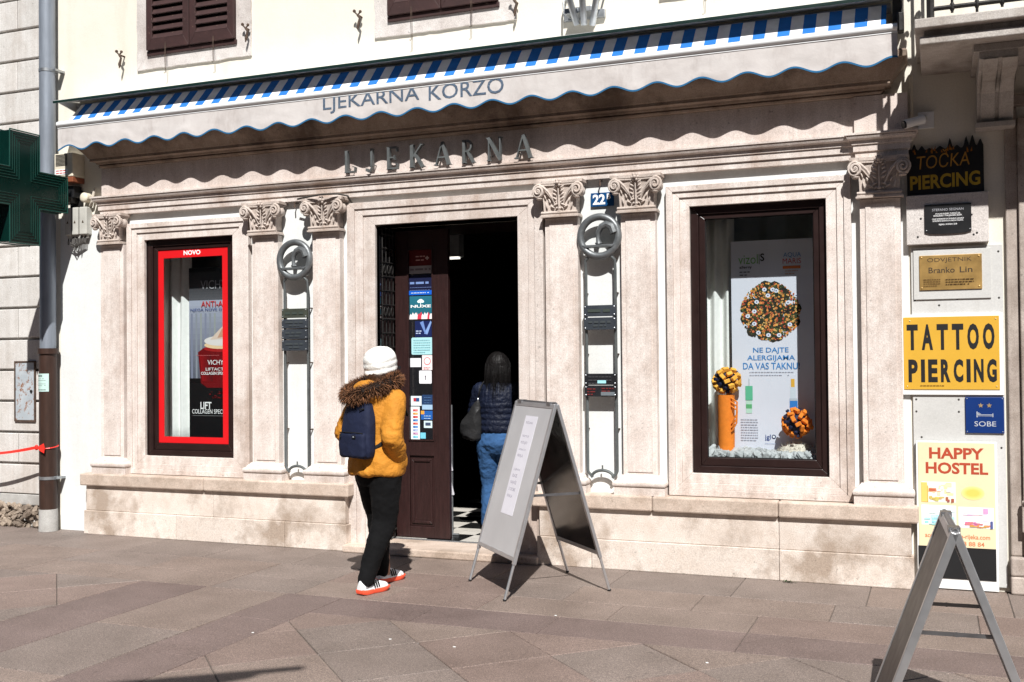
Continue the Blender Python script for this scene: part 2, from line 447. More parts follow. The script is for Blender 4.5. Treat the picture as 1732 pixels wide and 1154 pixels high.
def holed_wall(mb, x0, x1, z0, z1, holes, yf, yb):
    xs = sorted({x0, x1} | {h[0] for h in holes} | {h[1] for h in holes}); zs = sorted({z0, z1} | {h[2] for h in holes} | {h[3] for h in holes})
    inside = lambda cx, cz: any(h[0] < cx < h[1] and h[2] < cz < h[3] for h in holes)
    vid = {}; vs = []; fs = []
    def V(x, y, z):
        k = (x, y, z)
        if k not in vid: vid[k] = len(vs); vs.append(k)
        return vid[k]
    solid = lambda i, j: 0 <= i < len(xs) - 1 and 0 <= j < len(zs) - 1 and not inside((xs[i] + xs[i + 1]) / 2, (zs[j] + zs[j + 1]) / 2)
    for i in range(len(xs) - 1):
        for j in range(len(zs) - 1):
            if not solid(i, j): continue
            a, b, c, d = xs[i], xs[i + 1], zs[j], zs[j + 1]
            fs.append((V(a, yf, c), V(b, yf, c), V(b, yf, d), V(a, yf, d))); fs.append((V(a, yb, c), V(a, yb, d), V(b, yb, d), V(b, yb, c)))
            if not solid(i - 1, j): fs.append((V(a, yf, c), V(a, yf, d), V(a, yb, d), V(a, yb, c)))
            if not solid(i + 1, j): fs.append((V(b, yf, c), V(b, yb, c), V(b, yb, d), V(b, yf, d)))
            if not solid(i, j - 1): fs.append((V(a, yf, c), V(a, yb, c), V(b, yb, c), V(b, yf, c)))
            if not solid(i, j + 1): fs.append((V(a, yf, d), V(b, yf, d), V(b, yb, d), V(a, yb, d)))
    return mb.add(vs, fs)
def moulding(mb, x0, x1, yb, prof):
    """profile [(y, z)...] swept along x with mitred returns to the plane yb at both ends"""
    vs = []; fs = []
    for y, z in prof:
        e = yb - y
        vs += [(x0 - e, yb, z), (x0 - e, y, z), (x1 + e, y, z), (x1 + e, yb, z)]
    for i in range(len(prof) - 1):
        a = i * 4; b = a + 4
        for k in range(3): fs.append((a + k, a + k + 1, b + k + 1, b + k))
    n = (len(prof) - 1) * 4
    fs.append((0, 3, 2, 1)); fs.append((n, n + 1, n + 2, n + 3))
    for i in range(len(prof) - 1): fs.append((i * 4 + 3, i * 4, i * 4 + 4, i * 4 + 7))
    return mb.add(vs, fs)
_tc = {}
def text_mesh(body, offset=0.0, extrude=.0, spacing=1.0):
    k = (body, offset, extrude, spacing)
    if k in _tc: return _tc[k].copy()
    c = bpy.data.curves.new('txt', 'FONT'); c.body = body; c.size = 1; c.offset = offset; c.extrude = extrude; c.space_character = spacing
    c.align_x = 'LEFT'; c.resolution_u = 3
    o = bpy.data.objects.new('txt', c); col.objects.link(o); dg = bpy.context.evaluated_depsgraph_get(); dg.update()
    me = bpy.data.meshes.new_from_object(o.evaluated_get(dg)); bpy.data.objects.remove(o); bpy.data.curves.remove(c)
    _tc[k] = me.copy(); return me
def text(body, x0, x1, z0, z1, y, mat, parent=None, name='lettering', offset=0.0, extrude=.0, spacing=1.0, depth=.004, shear=0.0, local=False, slope=0.0):
    """lettering that fills the rectangle x0..x1, z0..z1 on a plane y facing -y"""
    me = text_mesh(body, offset, 1.0 if depth else 0, spacing)
    xs = [v.co.x for v in me.vertices]; zs = [v.co.y for v in me.vertices]
    ax, bx, az, bz = min(xs), max(xs), min(zs), max(zs)
    sh = Vector((0, 0, 0)) if local or parent is None else root_loc(parent)
    for v in me.vertices:
        u = (v.co.x - ax) / (bx - ax); t = (v.co.y - az) / (bz - az)
        v.co = Vector((x0 + u * (x1 - x0) + shear * t, y - depth * (v.co.z > 0), z0 + t * (z1 - z0) + slope * u)) - sh
    me.name = name; me.materials.clear(); me.materials.append(MATS[mat])
    o = bpy.data.objects.new(name, me); col.objects.link(o)
    if parent: o.parent = parent
    return o
class Print:
    """flat print: coloured shapes in thin layers on a plane facing -y"""
    def __init__(s, y, dy=-.0006): s.mb = MB(); s.y = y; s.dy = dy; s.k = 0
    def poly(s, pts, c, layer=None):
        s.k += 1; y = s.y + (s.dy * layer if layer is not None else s.dy * s.k * .15)
        s.mb.c = lin(c); s.mb.add([(a, y, b) for a, b in pts], [tuple(range(len(pts)))]); return s
    def rect(s, x0, x1, z0, z1, c, layer=None): return s.poly([(x0, z0), (x1, z0), (x1, z1), (x0, z1)], c, layer)
    def disc(s, x, z, rx, rz, c, n=14, layer=None, a=0.0):
        return s.poly([(x + rx * math.cos(2 * math.pi * k / n) * math.cos(a) - rz * math.sin(2 * math.pi * k / n) * math.sin(a), z + rx * math.cos(2 * math.pi * k / n) * math.sin(a) + rz * math.sin(2 * math.pi * k / n) * math.cos(a)) for k in range(n)], c, layer)
    def grad(s, x0, x1, z0, z1, ca, cb, n=12):
        for i in range(n):
            t = (i + .5) / n; s.rect(x0, x1, z0 + (z1 - z0) * i / n, z0 + (z1 - z0) * (i + 1) / n, tuple(a + (b - a) * t for a, b in zip(ca, cb)), layer=1)
        return s
    def lines(s, x0, x1, z1, n, step, h, c, rnd=.35):
        for i in range(n):
            x = x0
            while x < x1 - .004:
                wd = random.uniform(.5, 1.6) * h * 3; e = min(x + wd, x1 - random.random() * rnd * (x1 - x0) * (i == n - 1))
                if e > x: s.rect(x, e, z1 - i * step - h, z1 - i * step, c, layer=6)
                x += wd + h * .8
        return s
    def build(s, parent=None, name='print', local=False):
        o = s.mb.build(name, 'print', parent, local=local)
        if len(s.mb.f) < 60 and name == 'print': o['kind'] = 'stuff'      # small marks, too small to pick apart
        return o
def remesh(mb, voxel=.012, smooth=6, disp=(), name='tmp'):
    """union of overlapping closed shapes -> one continuous smooth surface"""
    me = mb.mesh(name); o = bpy.data.objects.new(name, me); col.objects.link(o)
    r = o.modifiers.new('r', 'REMESH'); r.mode = 'VOXEL'; r.voxel_size = voxel
    if smooth:
        sm = o.modifiers.new('s', 'SMOOTH'); sm.iterations = smooth; sm.factor = .5
    dg = bpy.context.evaluated_depsgraph_get(); dg.update()
    out = bpy.data.meshes.new_from_object(o.evaluated_get(dg)); bpy.data.objects.remove(o)
    if disp:
        ns = [v.normal.copy() for v in out.vertices]
        for v, n in zip(out.vertices, ns):
            d = 0
            for f in disp: d += f(v.co, n)
            v.co += n * d
    return out
def cone(mb, p0, r0, p1, r1, n=16, flat=1.0, side=None):
    """tapered capsule between two joints"""
    p0, p1 = Vector(p0), Vector(p1); t = (p1 - p0).normalized()
    a = Vector(side) if side else (Vector((0, 1, 0)) if abs(t.y) < .9 else Vector((1, 0, 0)))
    u = (a - t * a.dot(t)).normalized(); q = t.cross(u); rings = []
    def rg(c, r): return [c + u * (r * flat * math.cos(2 * math.pi * k / n)) + q * (r * math.sin(2 * math.pi * k / n)) for k in range(n)]
    for i in range(1, 5):
        b = math.pi / 2 * i / 4; rings.append(rg(p0 - t * r0 * math.cos(b), r0 * math.sin(b)))
    for i in range(4, 0, -1):
        b = math.pi / 2 * i / 4; rings.append(rg(p1 + t * r1 * math.cos(b), r1 * math.sin(b)))
    return mb.loft(rings)
def chain(mb, pts, flat=1.0, side=None):
    for (a, ra), (b, rb) in zip(pts[:-1], pts[1:]): cone(mb, a, ra, b, rb, flat=flat, side=side)
def oval(c, rx, ry, rot=0.0, n=24, tilt=0.0, pw=1.0):
    out = []
    for k in range(n):
        a = 2 * math.pi * k / n; x = math.copysign(abs(math.cos(a)) ** pw, math.cos(a)) * rx; y = math.copysign(abs(math.sin(a)) ** pw, math.sin(a)) * ry
        out.append(Vector(c) + Vector((x * math.cos(rot) - y * math.sin(rot), x * math.sin(rot) + y * math.cos(rot), y * tilt)))
    return out
def from_mesh(me, name, mat, parent, smooth=180):
    me.materials.clear(); me.materials.append(MATS[mat]); me.name = name
    shade(me, smooth); o = bpy.data.objects.new(name, me); col.objects.link(o); o.parent = parent; return o
def clip(poly, a, b, c):
    """keep the side a*x + b*y <= c"""
    out = []
    for i in range(len(poly)):
        p, q = poly[i], poly[(i + 1) % len(poly)]; dp = a * p[0] + b * p[1] - c; dq = a * q[0] + b * q[1] - c
        if dp <= 0: out.append(p)
        if dp * dq < 0:
            t = dp / (dp - dq); out.append((p[0] + t * (q[0] - p[0]), p[1] + t * (q[1] - p[1])))
    return out
def inset(poly, d):
    n = len(poly); cx = sum(p[0] for p in poly) / n; cy = sum(p[1] for p in poly) / n; res = poly
    ar = sum(poly[i][0] * poly[(i + 1) % n][1] - poly[(i + 1) % n][0] * poly[i][1] for i in range(n))
    if ar < 0: poly = poly[::-1]
    res = list(poly)
    for i in range(n):
        (x0, y0), (x1, y1) = poly[i], poly[(i + 1) % n]; l = math.hypot(x1 - x0, y1 - y0)
        if l < 1e-6: continue
        nx, ny = (y1 - y0) / l, -(x1 - x0) / l; res = clip(res, nx, ny, nx * x0 + ny * y0 - d)
    return res
# ================================================================ SETTING: ground and paving
g = MB(); S = 40
g.add([(-S, -S, -.006), (S, -S, -.006), (S, .6, -.006), (-S, .6, -.006)], [(0, 1, 2, 3)])
ground = g.build('pavement', 'joint_dirt', local=True); struct(ground)
far = MB()      # beyond the picked-out slabs the paving goes on as a sheet
for a in ((-S, S, -S, -7.4), (-S, -9.3, -7.4, .3), (4.2, S, -7.4, .3)): far.add([(a[0], a[2], -.003), (a[1], a[2], -.003), (a[1], a[3], -.003), (a[0], a[3], -.003)], [(0, 1, 2, 3)])
far.build('far_paving', 'granite_grey', ground, local=True)
def slab(poly, mat, gap=.0022):
    p = inset(poly, gap)
    if len(p) < 3: return
    ar = abs(sum(p[i][0] * p[(i + 1) % len(p)][1] - p[(i + 1) % len(p)][0] * p[i][1] for i in range(len(p)))) / 2
    if ar < .004: return
    q = inset(poly, gap + .003); n = len(p)
    if len(q) != n: return
    cx = sum(a for a, b in p) / n; cy = sum(b for a, b in p) / n
    h = random.uniform(-.0012, .0012); tx = random.uniform(-.002, .002); ty = random.uniform(-.002, .002)
    if sum(p[i][0] * p[(i + 1) % n][1] - p[(i + 1) % n][0] * p[i][1] for i in range(n)) < 0: p = p[::-1]
    # match inset vertices to outer ones
    q = [min(q, key=lambda v: (v[0] - a) ** 2 + (v[1] - b) ** 2) for a, b in p]
    zz = lambda x, y, z: z + h + tx * (x - cx) + ty * (y - cy)
    vs = [(x - cx, y - cy, -.03) for x, y in p] + [(x - cx, y - cy, zz(x, y, -.004)) for x, y in p] + [(x - cx, y - cy, zz(x, y, 0)) for x, y in q]
    fs = [tuple(range(2 * n, 3 * n))]
    for i in range(n):
        j = (i + 1) % n; fs += [(i, j, n + j, n + i), (n + i, n + j, 2 * n + j, 2 * n + i)]
    mb = MB(); mb.add(vs, fs); o = bpy.data.objects.new('paving_slab', mb.mesh('paving_slab', mats=(mat,))); col.objects.link(o)
    o.parent = ground; o.location = (cx, cy, 0)
def row(xs, y0, y1, mats):
    for a, b in zip(xs[:-1], xs[1:]): slab([(a, y0), (b, y0), (b, y1), (a, y1)], random.choice(mats))
def steps(a, b, s): 
    out = []; x = a
    while x < b + 1e-6: out.append(x); x += s
    return out
MW = ['granite_warm', 'granite_pink', 'granite_warm', 'granite_grey']
# strips along the facade
row(steps(-9.5, 4.3, .825 * 1), .12, -.60, ['granite_grey', 'granite_warm', 'granite_grey'])
row([x - .02 for x in steps(-9.9 + .4, 4.3, .825)], -.60, -1.45, MW) if False else None
row([-9.3, -8.5, -7.3, -6.37, -5.52, -4.63, -3.95, -3.1, -2.65, -2.23, -1.41, -.6, .2, 1.0, 1.85, 2.7, 3.5, 4.2], -.60, -1.05, MW)
row([-9.3, -8.0, -7.1, -6.37, -5.52, -4.63, -3.95, -3.32, -2.65, -1.82, -1.0, -.17, .65, 1.5, 2.3, 3.1, 4.2], -1.05, -1.46, MW)
# dark band in front of it
row([-3.58, -2.9, -2.1, -1.0, -.2, .7, 1.6, 2.5, 3.4, 4.2], -1.46, -1.87, ['granite_dark'])
# bands running away from the facade
def colm(x0, x1, ys, mats):
    for a, b in zip(ys[:-1], ys[1:]): slab([(x0, a), (x1, a), (x1, b), (x0, b)], random.choice(mats))
colm(-4.00, -3.58, [-1.46, -2.1, -2.9, -3.7, -4.5, -5.4, -6.2, -7.4], ['granite_dark'])
colm(-4.65, -4.00, [-1.46, -2.5, -3.4, -4.3, -5.2, -6.2, -7.4], ['granite_warm', 'granite_grey'])
colm(-5.20, -4.65, [-1.46, -2.3, -3.2, -4.1, -5.1, -6.2, -7.4], ['granite_dark'])
# diagonal fields
def diag(xlo, xhi, yhi, ylo, x0):
    h = .385
    for i in range(-24, 26):
        for j in range(-2, 16):
            cx = x0 + (i + .5 * (j % 2)) * 2 * h; cy = yhi - j * h
            p = [(cx, cy + h), (cx - h, cy), (cx, cy - h), (cx + h, cy)]
            for a, b, c in ((1, 0, xhi), (-1, 0, -xlo), (0, 1, yhi), (0, -1, -ylo)):
                p = clip(p, a, b, c)
                if len(p) < 3: break
            if len(p) >= 3: slab(p, random.choice(['granite_pink', 'granite_grey', 'granite_pink', 'granite_warm']))
diag(-3.58, 4.2, -1.87, -7.4, -2.26 + .385)
diag(-9.3, -5.2, -1.46, -7.4, -5.6)
# a few pale re-pointed joints, litter and a weed
gm = MB()
for (a, b) in (((-2.26, -1.90), (-3.05, -2.67)), ((-2.645, -2.27), (-2.27, -2.66)), ((-1.49, -1.9), (-1.10, -2.27)), ((-3.58, -2.09), (-2.95, -2.0))):
    a, b = Vector((*a, 0)), Vector((*b, 0)); d = (b - a).normalized(); n = Vector((-d.y, d.x, 0)) * .004
    N = 14; pts = []
    for i in range(N):
        t0, t1 = i / N, (i + .85) / N
        if random.random() < .3: continue
        gm.add([a.lerp(b, t0) - n + Vector((0, 0, -.0025)), a.lerp(b, t1) - n + Vector((0, 0, -.0025)), a.lerp(b, t1) + n + Vector((0, 0, -.0025)), a.lerp(b, t0) + n + Vector((0, 0, -.0025))], [(0, 1, 2, 3)])
gm.build('joint_grout', 'grout', ground, local=True)
for k, (px, py, lb) in enumerate(((428, 1071, 'white scrap of litter on the paving left of the walker'), (940, 1042, 'white paper scrap on paving below the large board'), (768, 1095, 'pale speck of litter on reddish paving in the foreground'), (660, 1082, 'small pale scrap beside the pale diagonal joint'), (1196, 1122, 'white scrap on the foreground paving towards the right'))):
    c = G(px, py); mb = MB(); a = random.random() * 3; r = .009
    pts = [(c.x + r * random.uniform(.6, 1.4) * math.cos(a + t), c.y + r * .7 * random.uniform(.6, 1.4) * math.sin(a + t)) for t in (0, 1.1, 2.3, 3.4, 4.5, 5.5)]
    mb.prism(pts, .0015, .004, 'xy'); tag(mb.build('litter_scrap', 'litter_white'), lb, 'litter', 'litter on the paving')
wd = MB(); c = W(1335, 986, -.03); c.z = 0
for k in range(26):
    p = Vector((c.x + random.gauss(0, .03), -.035 - random.random() * .02, 0)); a = random.random() * 6.3; L = random.uniform(.015, .035); d = Vector((math.cos(a), math.sin(a) * .5 - .3, random.uniform(.4, 1))).normalized()
    s_ = d.cross(Vector((0, 0, 1))).normalized() * .006
    wd.add([p, p + d * L * .5 + s_, p + d * L, p + d * L * .5 - s_], [(0, 1, 2, 3)])
tag(wd.build('weed', 'weed_green'), 'small green weed growing at the foot of the right plinth', 'weed')
# ================================================================ the pharmacy house
B = thing('pharmacy_building', 'cream plastered house with carved limestone pharmacy front, pilasters and scrolled capitals', 'building', (-3.6, .12, 0))
YW = .12                                   # plaster face
WL = (-6.512, -5.572, .705, 2.612); WR = (-1.632, -.690, .705, 2.612); DO = (-4.19, -2.932, 0.0, 2.62)
DR = (.80, 1.75, 0.0, 2.75)                # street door at the right
UP3 = [(-6.46, -5.53), (-4.05, -3.10), (-1.70, -.75)]
holes = [WL, WR, DO, DR] + [(a, b, 4.28, 5.9) for a, b in UP3]
mb = MB(); holed_wall(mb, -7.60, 2.6, 0, 7.2, holes, YW, .42); mb.build('wall', 'cream_plaster', B)
# white painted field between the pilasters (a coat laid over the plaster)
mb = MB(); holed_wall(mb, -7.50, -.165, .02, 2.86, [tuple(h) for h in (WL, WR, DO)], YW - .006, YW - .001); mb.build('painted_field', 'white_plaster', B)
mb = MB(); mb.box(-7.7, 2.7, -.15, .5, 7.2, 7.45); mb.build('roof_cornice', 'limestone_grey', B, bevel=.02)

# ---- plinth: base course, panel course, ledge, each of separate blocks
def plinth(x0, x1, js_base, js_panel, js_ledge):
    P = bpy.data.objects.new('plinth', None); col.objects.link(P); P.parent = B; P.location = Vector(((x0 + x1) / 2, 0, 0)) - B.location
    def blocks(js, z0, z1, yf, mat, bev):
        for a, b in zip(js[:-1], js[1:]):
            m_ = MB(); m_.box(a + .0012, b - .0012, yf, .2 - random.random() * .01, z0, z1); m_.build('block', mat, P, bevel=bev)
    blocks(js_base, 0.0, .212, -.012, 'limestone_plinth', .006)
    blocks(js_panel, .2135, .432, 0.0, 'limestone_plinth', .005)
    blocks(js_ledge, .4335, .541, -.033, 'limestone_ledge', .012)
plinth(-7.10, -4.43, [-7.115, -6.1, -5.0, -4.415], [-7.10, -5.72, -4.43], [-7.145, -5.80, -4.385])
plinth(-2.77, -.17, [-2.785, -2.36, -1.02, -.155], [-2.77, -1.02, -.17], [-2.815, -1.90, -1.02, -.125])

# ---- pilasters
def capital_mesh():
    c = MB()
    rings = []
    for z, hw, f in ((.02, .126, -.028), (.08, .128, -.032), (.15, .133, -.038), (.20, .150, -.048), (.222, .158, -.052)):
        n = 10; r = [Vector((-hw + 2 * hw * k / n, f + .012 * (1 - (2 * k / n - 1) ** 2) * (z > .14), z)) for k in range(n + 1)] + [Vector((hw, .06, z)), Vector((-hw, .06, z))]
        rings.append(r)
    c.loft(rings)
    # astragal
    c.box(-.142, .142, -.046, .06, -.004, .008); c.tube([(-.142, -.04, .016), (.142, -.04, .016)], .0115, 8)
    c.box(-.150, .150, -.050, .06, -.016, -.004)
    # abacus with hollow front
    pts = [(-.188, .06), (-.188, -.070)] + [(-.175 + .35 * k / 10, -.078 + .028 * math.sin(math.pi * k / 10)) for k in range(11)] + [(.188, -.070), (.188, .06)]
    c.prism(pts, .232, .254, 'xy'); pts2 = [(x * .95, y * .93 if y < 0 else y) for x, y in pts]; c.prism(pts2, .218, .2325, 'xy')
    # scrolls on the corners, stems, leaves
    for s in (-1, 1):
        ctr = Vector((s * .150, -.060, .176)); sp = []
        for k in range(34):
            t = k / 33; a = math.pi * .5 + s * -1 * (t * 2 * math.pi * 2.15); r = .046 * (1 - t) ** .85 + .004
            sp.append(ctr + Vector((math.cos(a) * r * .9, -.012 - .030 * t, math.sin(a) * r)))
        stem = [Vector((s * .030, -.036, .07)), Vector((s * .050, -.050, .12)), Vector((s * .080, -.060, .17)), Vector((s * .115, -.068, .205))]
        c.tube(stem + sp, .010, 7, rs=[.006, .008, .010, .011] + [.0115 - .005 * i / 33 for i in range(34)])
        c.ball(ctr + Vector((0, .012, 0)), (.040, .034, .044), 12, 8)
        c.ball(ctr + Vector((s * .012, .055, -.006)), (.028, .050, .040), 10, 6)
        c.ball(ctr + Vector((s * -.002, -.005, -.052)), (.026, .022, .014), 8, 6)          # small leaf under the scroll
        for z, dx, L in ((.205, .012, .030), (.180, .014, .032), (.152, .016, .032), (.122, .016, .030)):   # feathered leaf
            M = Matrix.Rotation(s * R(-38), 3, 'Y')
            c.ball((s * (dx + L * .45), -.055, z - .002), (.019, .009, .0075), 8, 6, Matrix.Rotation(s * R(-35), 3, 'Y'))
        for (x, z, rx, rz, a) in ((.030, .075, .022, .007, 25), (.052, .060, .020, .006, -30), (.075, .105, .008, .020, 20), (.098, .07, .007, .026, 12), (.112, .14, .007, .024, 18), (.022, .050, .012, .006, 50)):
            c.ball((s * x, -.040, z), (rx, .010, rz), 8, 6, Matrix.Rotation(s * R(a), 3, 'Y'))
    c.tube([(0, -.046, .035), (0, -.058, .10), (0, -.062, .20)], .005, 6)
    c.ball((0, -.040, .048), (.016, .014, .012), 8, 6); c.ball((0, -.042, .028), (.022, .010, .006), 8, 6)
    for k in range(6): a = k * math.pi / 3; c.ball((.020 * math.cos(a), -.072, .234 + .020 * math.sin(a)), (.012, .010, .012), 8, 5)
    c.ball((0, -.082, .234), (.014, .016, .014), 10, 6)
    me = c.mesh('capital', mats=('limestone_carved',)); shade(me, 50); return me
CAP = capital_mesh()
def base_mesh():
    c = MB(); c.box(-.188, .188, -.055, .10, 0, .058)
    prof = [(-.056, .0595), (-.064, .066), (-.067, .078), (-.065, .092), (-.058, .1005), (-.045, .104), (-.040, .108), (-.036, .120), (-.022, .128), (-.0145, .14)]
    vs = []
    for y, z in prof:
        e = -y; hw = .128 + e; vs.append([Vector((-hw, .08, z)), Vector((-hw, y, z)), Vector((hw, y, z)), Vector((hw, .08, z))])
    c.loft(vs); me = c.mesh('base', mats=('limestone',)); shade(me, 40); return me
BAS = base_mesh()
sh = MB(); sh.box(-.128, .128, .002, .09, 0, 1.905); SHAFT = sh.mesh('shaft', mats=('limestone',))
pn = MB(); pn.box(-.092, .092, -.005, .0015, .03, 1.875); PANEL = pn.mesh('panel', mats=('limestone',))
YS = .045
for x in (-6.838, -5.213, -4.620, -2.588, -2.000, -.338):
    P = bpy.data.objects.new('pilaster', None); col.objects.link(P); P.parent = B; P.location = Vector((x, YS, .541)) - B.location
    inst(SHAFT, 'shaft', (x, YS, .675), P); inst(PANEL, 'panel', (x, YS, .675), P); inst(BAS, 'base', (x, YS, .5412), P)
    k = inst(CAP, 'capital', (x, YS, 2.600), P)
    if x == -6.838: k.scale = (.86, 1, 1)
# ---- entablature
E_ = bpy.data.objects.new('entablature', None); col.objects.link(E_); E_.parent = B; E_.location = Vector((-3.6, .05, 2.855)) - B.location
def band(name, mat, x0, x1, prof, js=None, bev=.003):
    mb = MB(); moulding(mb, x0, x1, .13, prof); return mb.build(name, mat, E_, smooth=True, angle=25)
arch = [(.068, 2.856), (.068, 2.905), (.056, 2.909), (.056, 2.958), (.046, 2.962), (.046, 2.992), (.034, 2.996), (.020, 3.004), (.014, 3.018), (.020, 3.026), (.006, 3.030), (.006, 3.046)]
arch = [(y, round(2.856 + (z - 2.856) * .863, 4)) for y, z in arch]
XA = [-6.99, -5.05, -3.9, -2.3, -.50]
band('architrave', 'limestone', -6.93, -.43, arch)
band('frieze', 'limestone_frieze', -6.90, -.46, [(.062, 3.0215), (.062, 3.275)])
# the entablature breaks forward over the corner pilaster
band('architrave_break', 'limestone', -.40, -.245, [(y - .028, z + .0012) for y, z in arch])
band('frieze_break', 'limestone_frieze', -.40, -.25, [(.036, 3.0235), (.036, 3.2735)])
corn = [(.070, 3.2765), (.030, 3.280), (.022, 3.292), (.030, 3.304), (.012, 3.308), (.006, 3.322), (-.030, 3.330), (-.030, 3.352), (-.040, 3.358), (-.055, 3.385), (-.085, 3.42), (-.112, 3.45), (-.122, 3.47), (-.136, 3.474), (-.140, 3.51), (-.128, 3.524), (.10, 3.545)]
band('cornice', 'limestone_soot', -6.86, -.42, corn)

# ---- stone surrounds: stepped fascias
def surround(name, o, outer, bottom=True):
    S_ = bpy.data.objects.new(name, None); col.objects.link(S_); S_.parent = B; S_.location = Vector(((o[0] + o[1]) / 2, .08, o[2])) - B.location
    L, Rr, T, Bt = outer
    ws = [(1.0, .72, .062), (.72, .43, .074), (.43, 0.0, .086)]
    for a, b, y in ws:
        m_ = MB(); x0, x1 = o[0] - L * a, o[1] + Rr * a; z1 = o[3] + T * a; z0 = o[2] - Bt * a if bottom else o[2]
        if bottom: ring_frame(m_, x0, x1, z0, z1, L * (a - b), Rr * (a - b), T * (a - b), Bt * (a - b), y, .30 if b == 0 else .125)
        else:
            wL = L * (a - b); wT = T * (a - b)
            m_.prism([(x0, z0), (x0 + wL, z0), (x0 + wL, z1 - wT), (x0, z1)], y, .34 if b == 0 else .125)
            m_.prism([(x1, z0), (x1, z1), (x1 - wL, z1 - wT), (x1 - wL, z0)], y, .34 if b == 0 else .125)
            m_.prism([(x0, z1), (x0 + wL, z1 - wT), (x1 - wL, z1 - wT), (x1, z1)], y, .34 if b == 0 else .125)
        m_.build('fascia', 'limestone', S_, bevel=.003)
    return S_
surround('window_surround', WL, (.178, .178, .150, .160)); surround('window_surround', WR, (.165, .165, .150, .160))
surround('door_surround', DO, (.245, .19, .185, 0), bottom=False)
# ---- shop windows
def shop_window(o, deep):
    Wn = bpy.data.objects.new('shop_window', None); col.objects.link(Wn); Wn.parent = B; Wn.location = Vector(((o[0] + o[1]) / 2, .19, o[2])) - B.location
    m_ = MB(); ring_frame(m_, o[0] - .02, o[1] + .02, o[2] - .012, o[3] + .02, .075, .070, .075, .062, .128, .205); m_.build('frame', 'brown_frame', Wn, bevel=.004)
    m_ = MB(); ring_frame(m_, o[0] + .056, o[1] - .051, o[2] + .051, o[3] - .056, .044, .040, .034, .058, .142, .19); m_.build('sash', 'brown_frame', Wn, bevel=.004)
    m_ = MB(); m_.add([(o[0] + .095, .166, o[2] + .105), (o[1] - .087, .166, o[2] + .105), (o[1] - .087, .166, o[3] - .086), (o[0] + .095, .166, o[3] - .086)], [(0, 1, 2, 3)]); m_.build('pane', 'window_glass', Wn)
    m_ = MB(); ring_frame(m_, o[0] + .100, o[1] - .091, o[2] + .109, o[3] - .090, .006, .006, .006, .006, .156, .1635); m_.build('gasket', 'black_plastic', Wn)
    # the showcase behind the glass
    x0, x1, z0, z1 = o[0] - .10, o[1] + .10, o[2] + .045, o[3] + .05
    m_ = MB(); m_.box(x0, x1, .212, deep, z0 - .02, z0); m_.build('showcase_floor', 'white_paint', Wn)
    m_ = MB(); m_.box(x0, x1, deep, deep + .02, z0, z1); m_.build('showcase_back', 'display_wall', Wn)
    m_ = MB(); m_.box(x0 - .02, x0, .212, deep, z0, z1); m_.build('showcase_side', 'display_wall', Wn); m_ = MB(); m_.box(x1, x1 + .02, .212, deep, z0, z1); m_.build('showcase_side', 'display_wall', Wn)
    m_ = MB(); m_.box(x0, x1, .212, deep, z1, z1 + .02); m_.build('showcase_top', 'display_dark', Wn)
shop_window(WL, .80); shop_window(WR, .80)
# ---- doorway: step, side grille, door leaf, lining
m_ = MB(); m_.box(-4.43, -2.77, -.055, .36, 0, .058); m_.build('step', 'limestone_ledge', B, bevel=.01)
m_ = MB(); m_.box(-4.19, -2.93, .362, .385, .03, .064); m_.build('threshold', 'galvanised', B, bevel=.002)
m_ = MB(); m_.box(-4.225, -4.190, .345, 1.0, .058, 2.9); m_.box(-2.932, -2.90, .345, 1.0, .058, 2.9); m_.box(-4.19, -2.932, .345, 1.0, 2.62, 2.9); m_.build('door_lining', 'brown_frame', B)
GR = bpy.data.objects.new('side_grille', None); col.objects.link(GR); GR.parent = B; GR.location = Vector((-4.18, .25, .06)) - B.location
m_ = MB(); m_.box(-4.189, -4.180, .150, .375, .062, 2.615); m_.build('dark_pane', 'side_glass', GR)
for y in (.165, .225, .285, .345):
    m_ = MB(); m_.tube([(-4.166, y, .07), (-4.166, y, 2.6)], .005, 6); m_.build('bar', 'iron_black', GR)
for k in range(22):
    z = .14 + k * .115; m_ = MB(); m_.tube([(-4.160, .155, z), (-4.160, .36, z)], .006 if k % 3 else .009, 6); m_.build('crossbar', 'iron_black', GR)
for k in range(7):
    m_ = MB()
    for y in (.195, .255, .315): m_.tube([(-4.160 + .0, y + .02 * math.cos(a), .2 + k * .345 + .035 * math.sin(a)) for a in [i * math.pi / 6 for i in range(12)]], .004, 5, closed=True)
    m_.build('ornament', 'iron_black', GR, smooth=True)
YD = .40
DL = bpy.data.objects.new('door', None); col.objects.link(DL); DL.parent = B; DL.location = Vector((-3.93, YD, .066)) - B.location
dx0, dx1, gx0, gx1, gz0, gz1 = -4.178, -3.692, -4.055, -3.833, .872, 2.44
m_ = MB(); m_.box(dx0, gx0, YD, YD + .045, .068, 2.60); m_.box(gx1, dx1, YD, YD + .045, .068, 2.60); m_.box(gx0, gx1, YD + .001, YD + .044, gz1, 2.60)
m_.box(gx0, gx1, YD + .001, YD + .044, .74, gz0); m_.box(gx0, gx1, YD + .001, YD + .044, .068, .16); m_.box(gx0, gx1, YD + .016, YD + .03, .16, .74); m_.build('leaf', 'brown_wood', DL, bevel=.004)
m_ = MB(); ring_frame(m_, gx0 + .018, gx1 - .018, .185, .715, .022, .022, .022, .022, YD + .004, YD + .0155); m_.build('panel_moulding', 'brown_wood', DL, bevel=.004)
m_ = MB(); m_.box(gx0, gx1, YD + .018, YD + .024, gz0, gz1); m_.build('door_glass', 'dark_mirror', DL)
m_ = MB(); ring_frame(m_, gx0 - .008, gx1 + .008, gz0 - .008, gz1 + .008, .012, .012, .012, .012, YD - .006, YD - .0005); m_.build('glass_bead', 'brown_wood', DL)
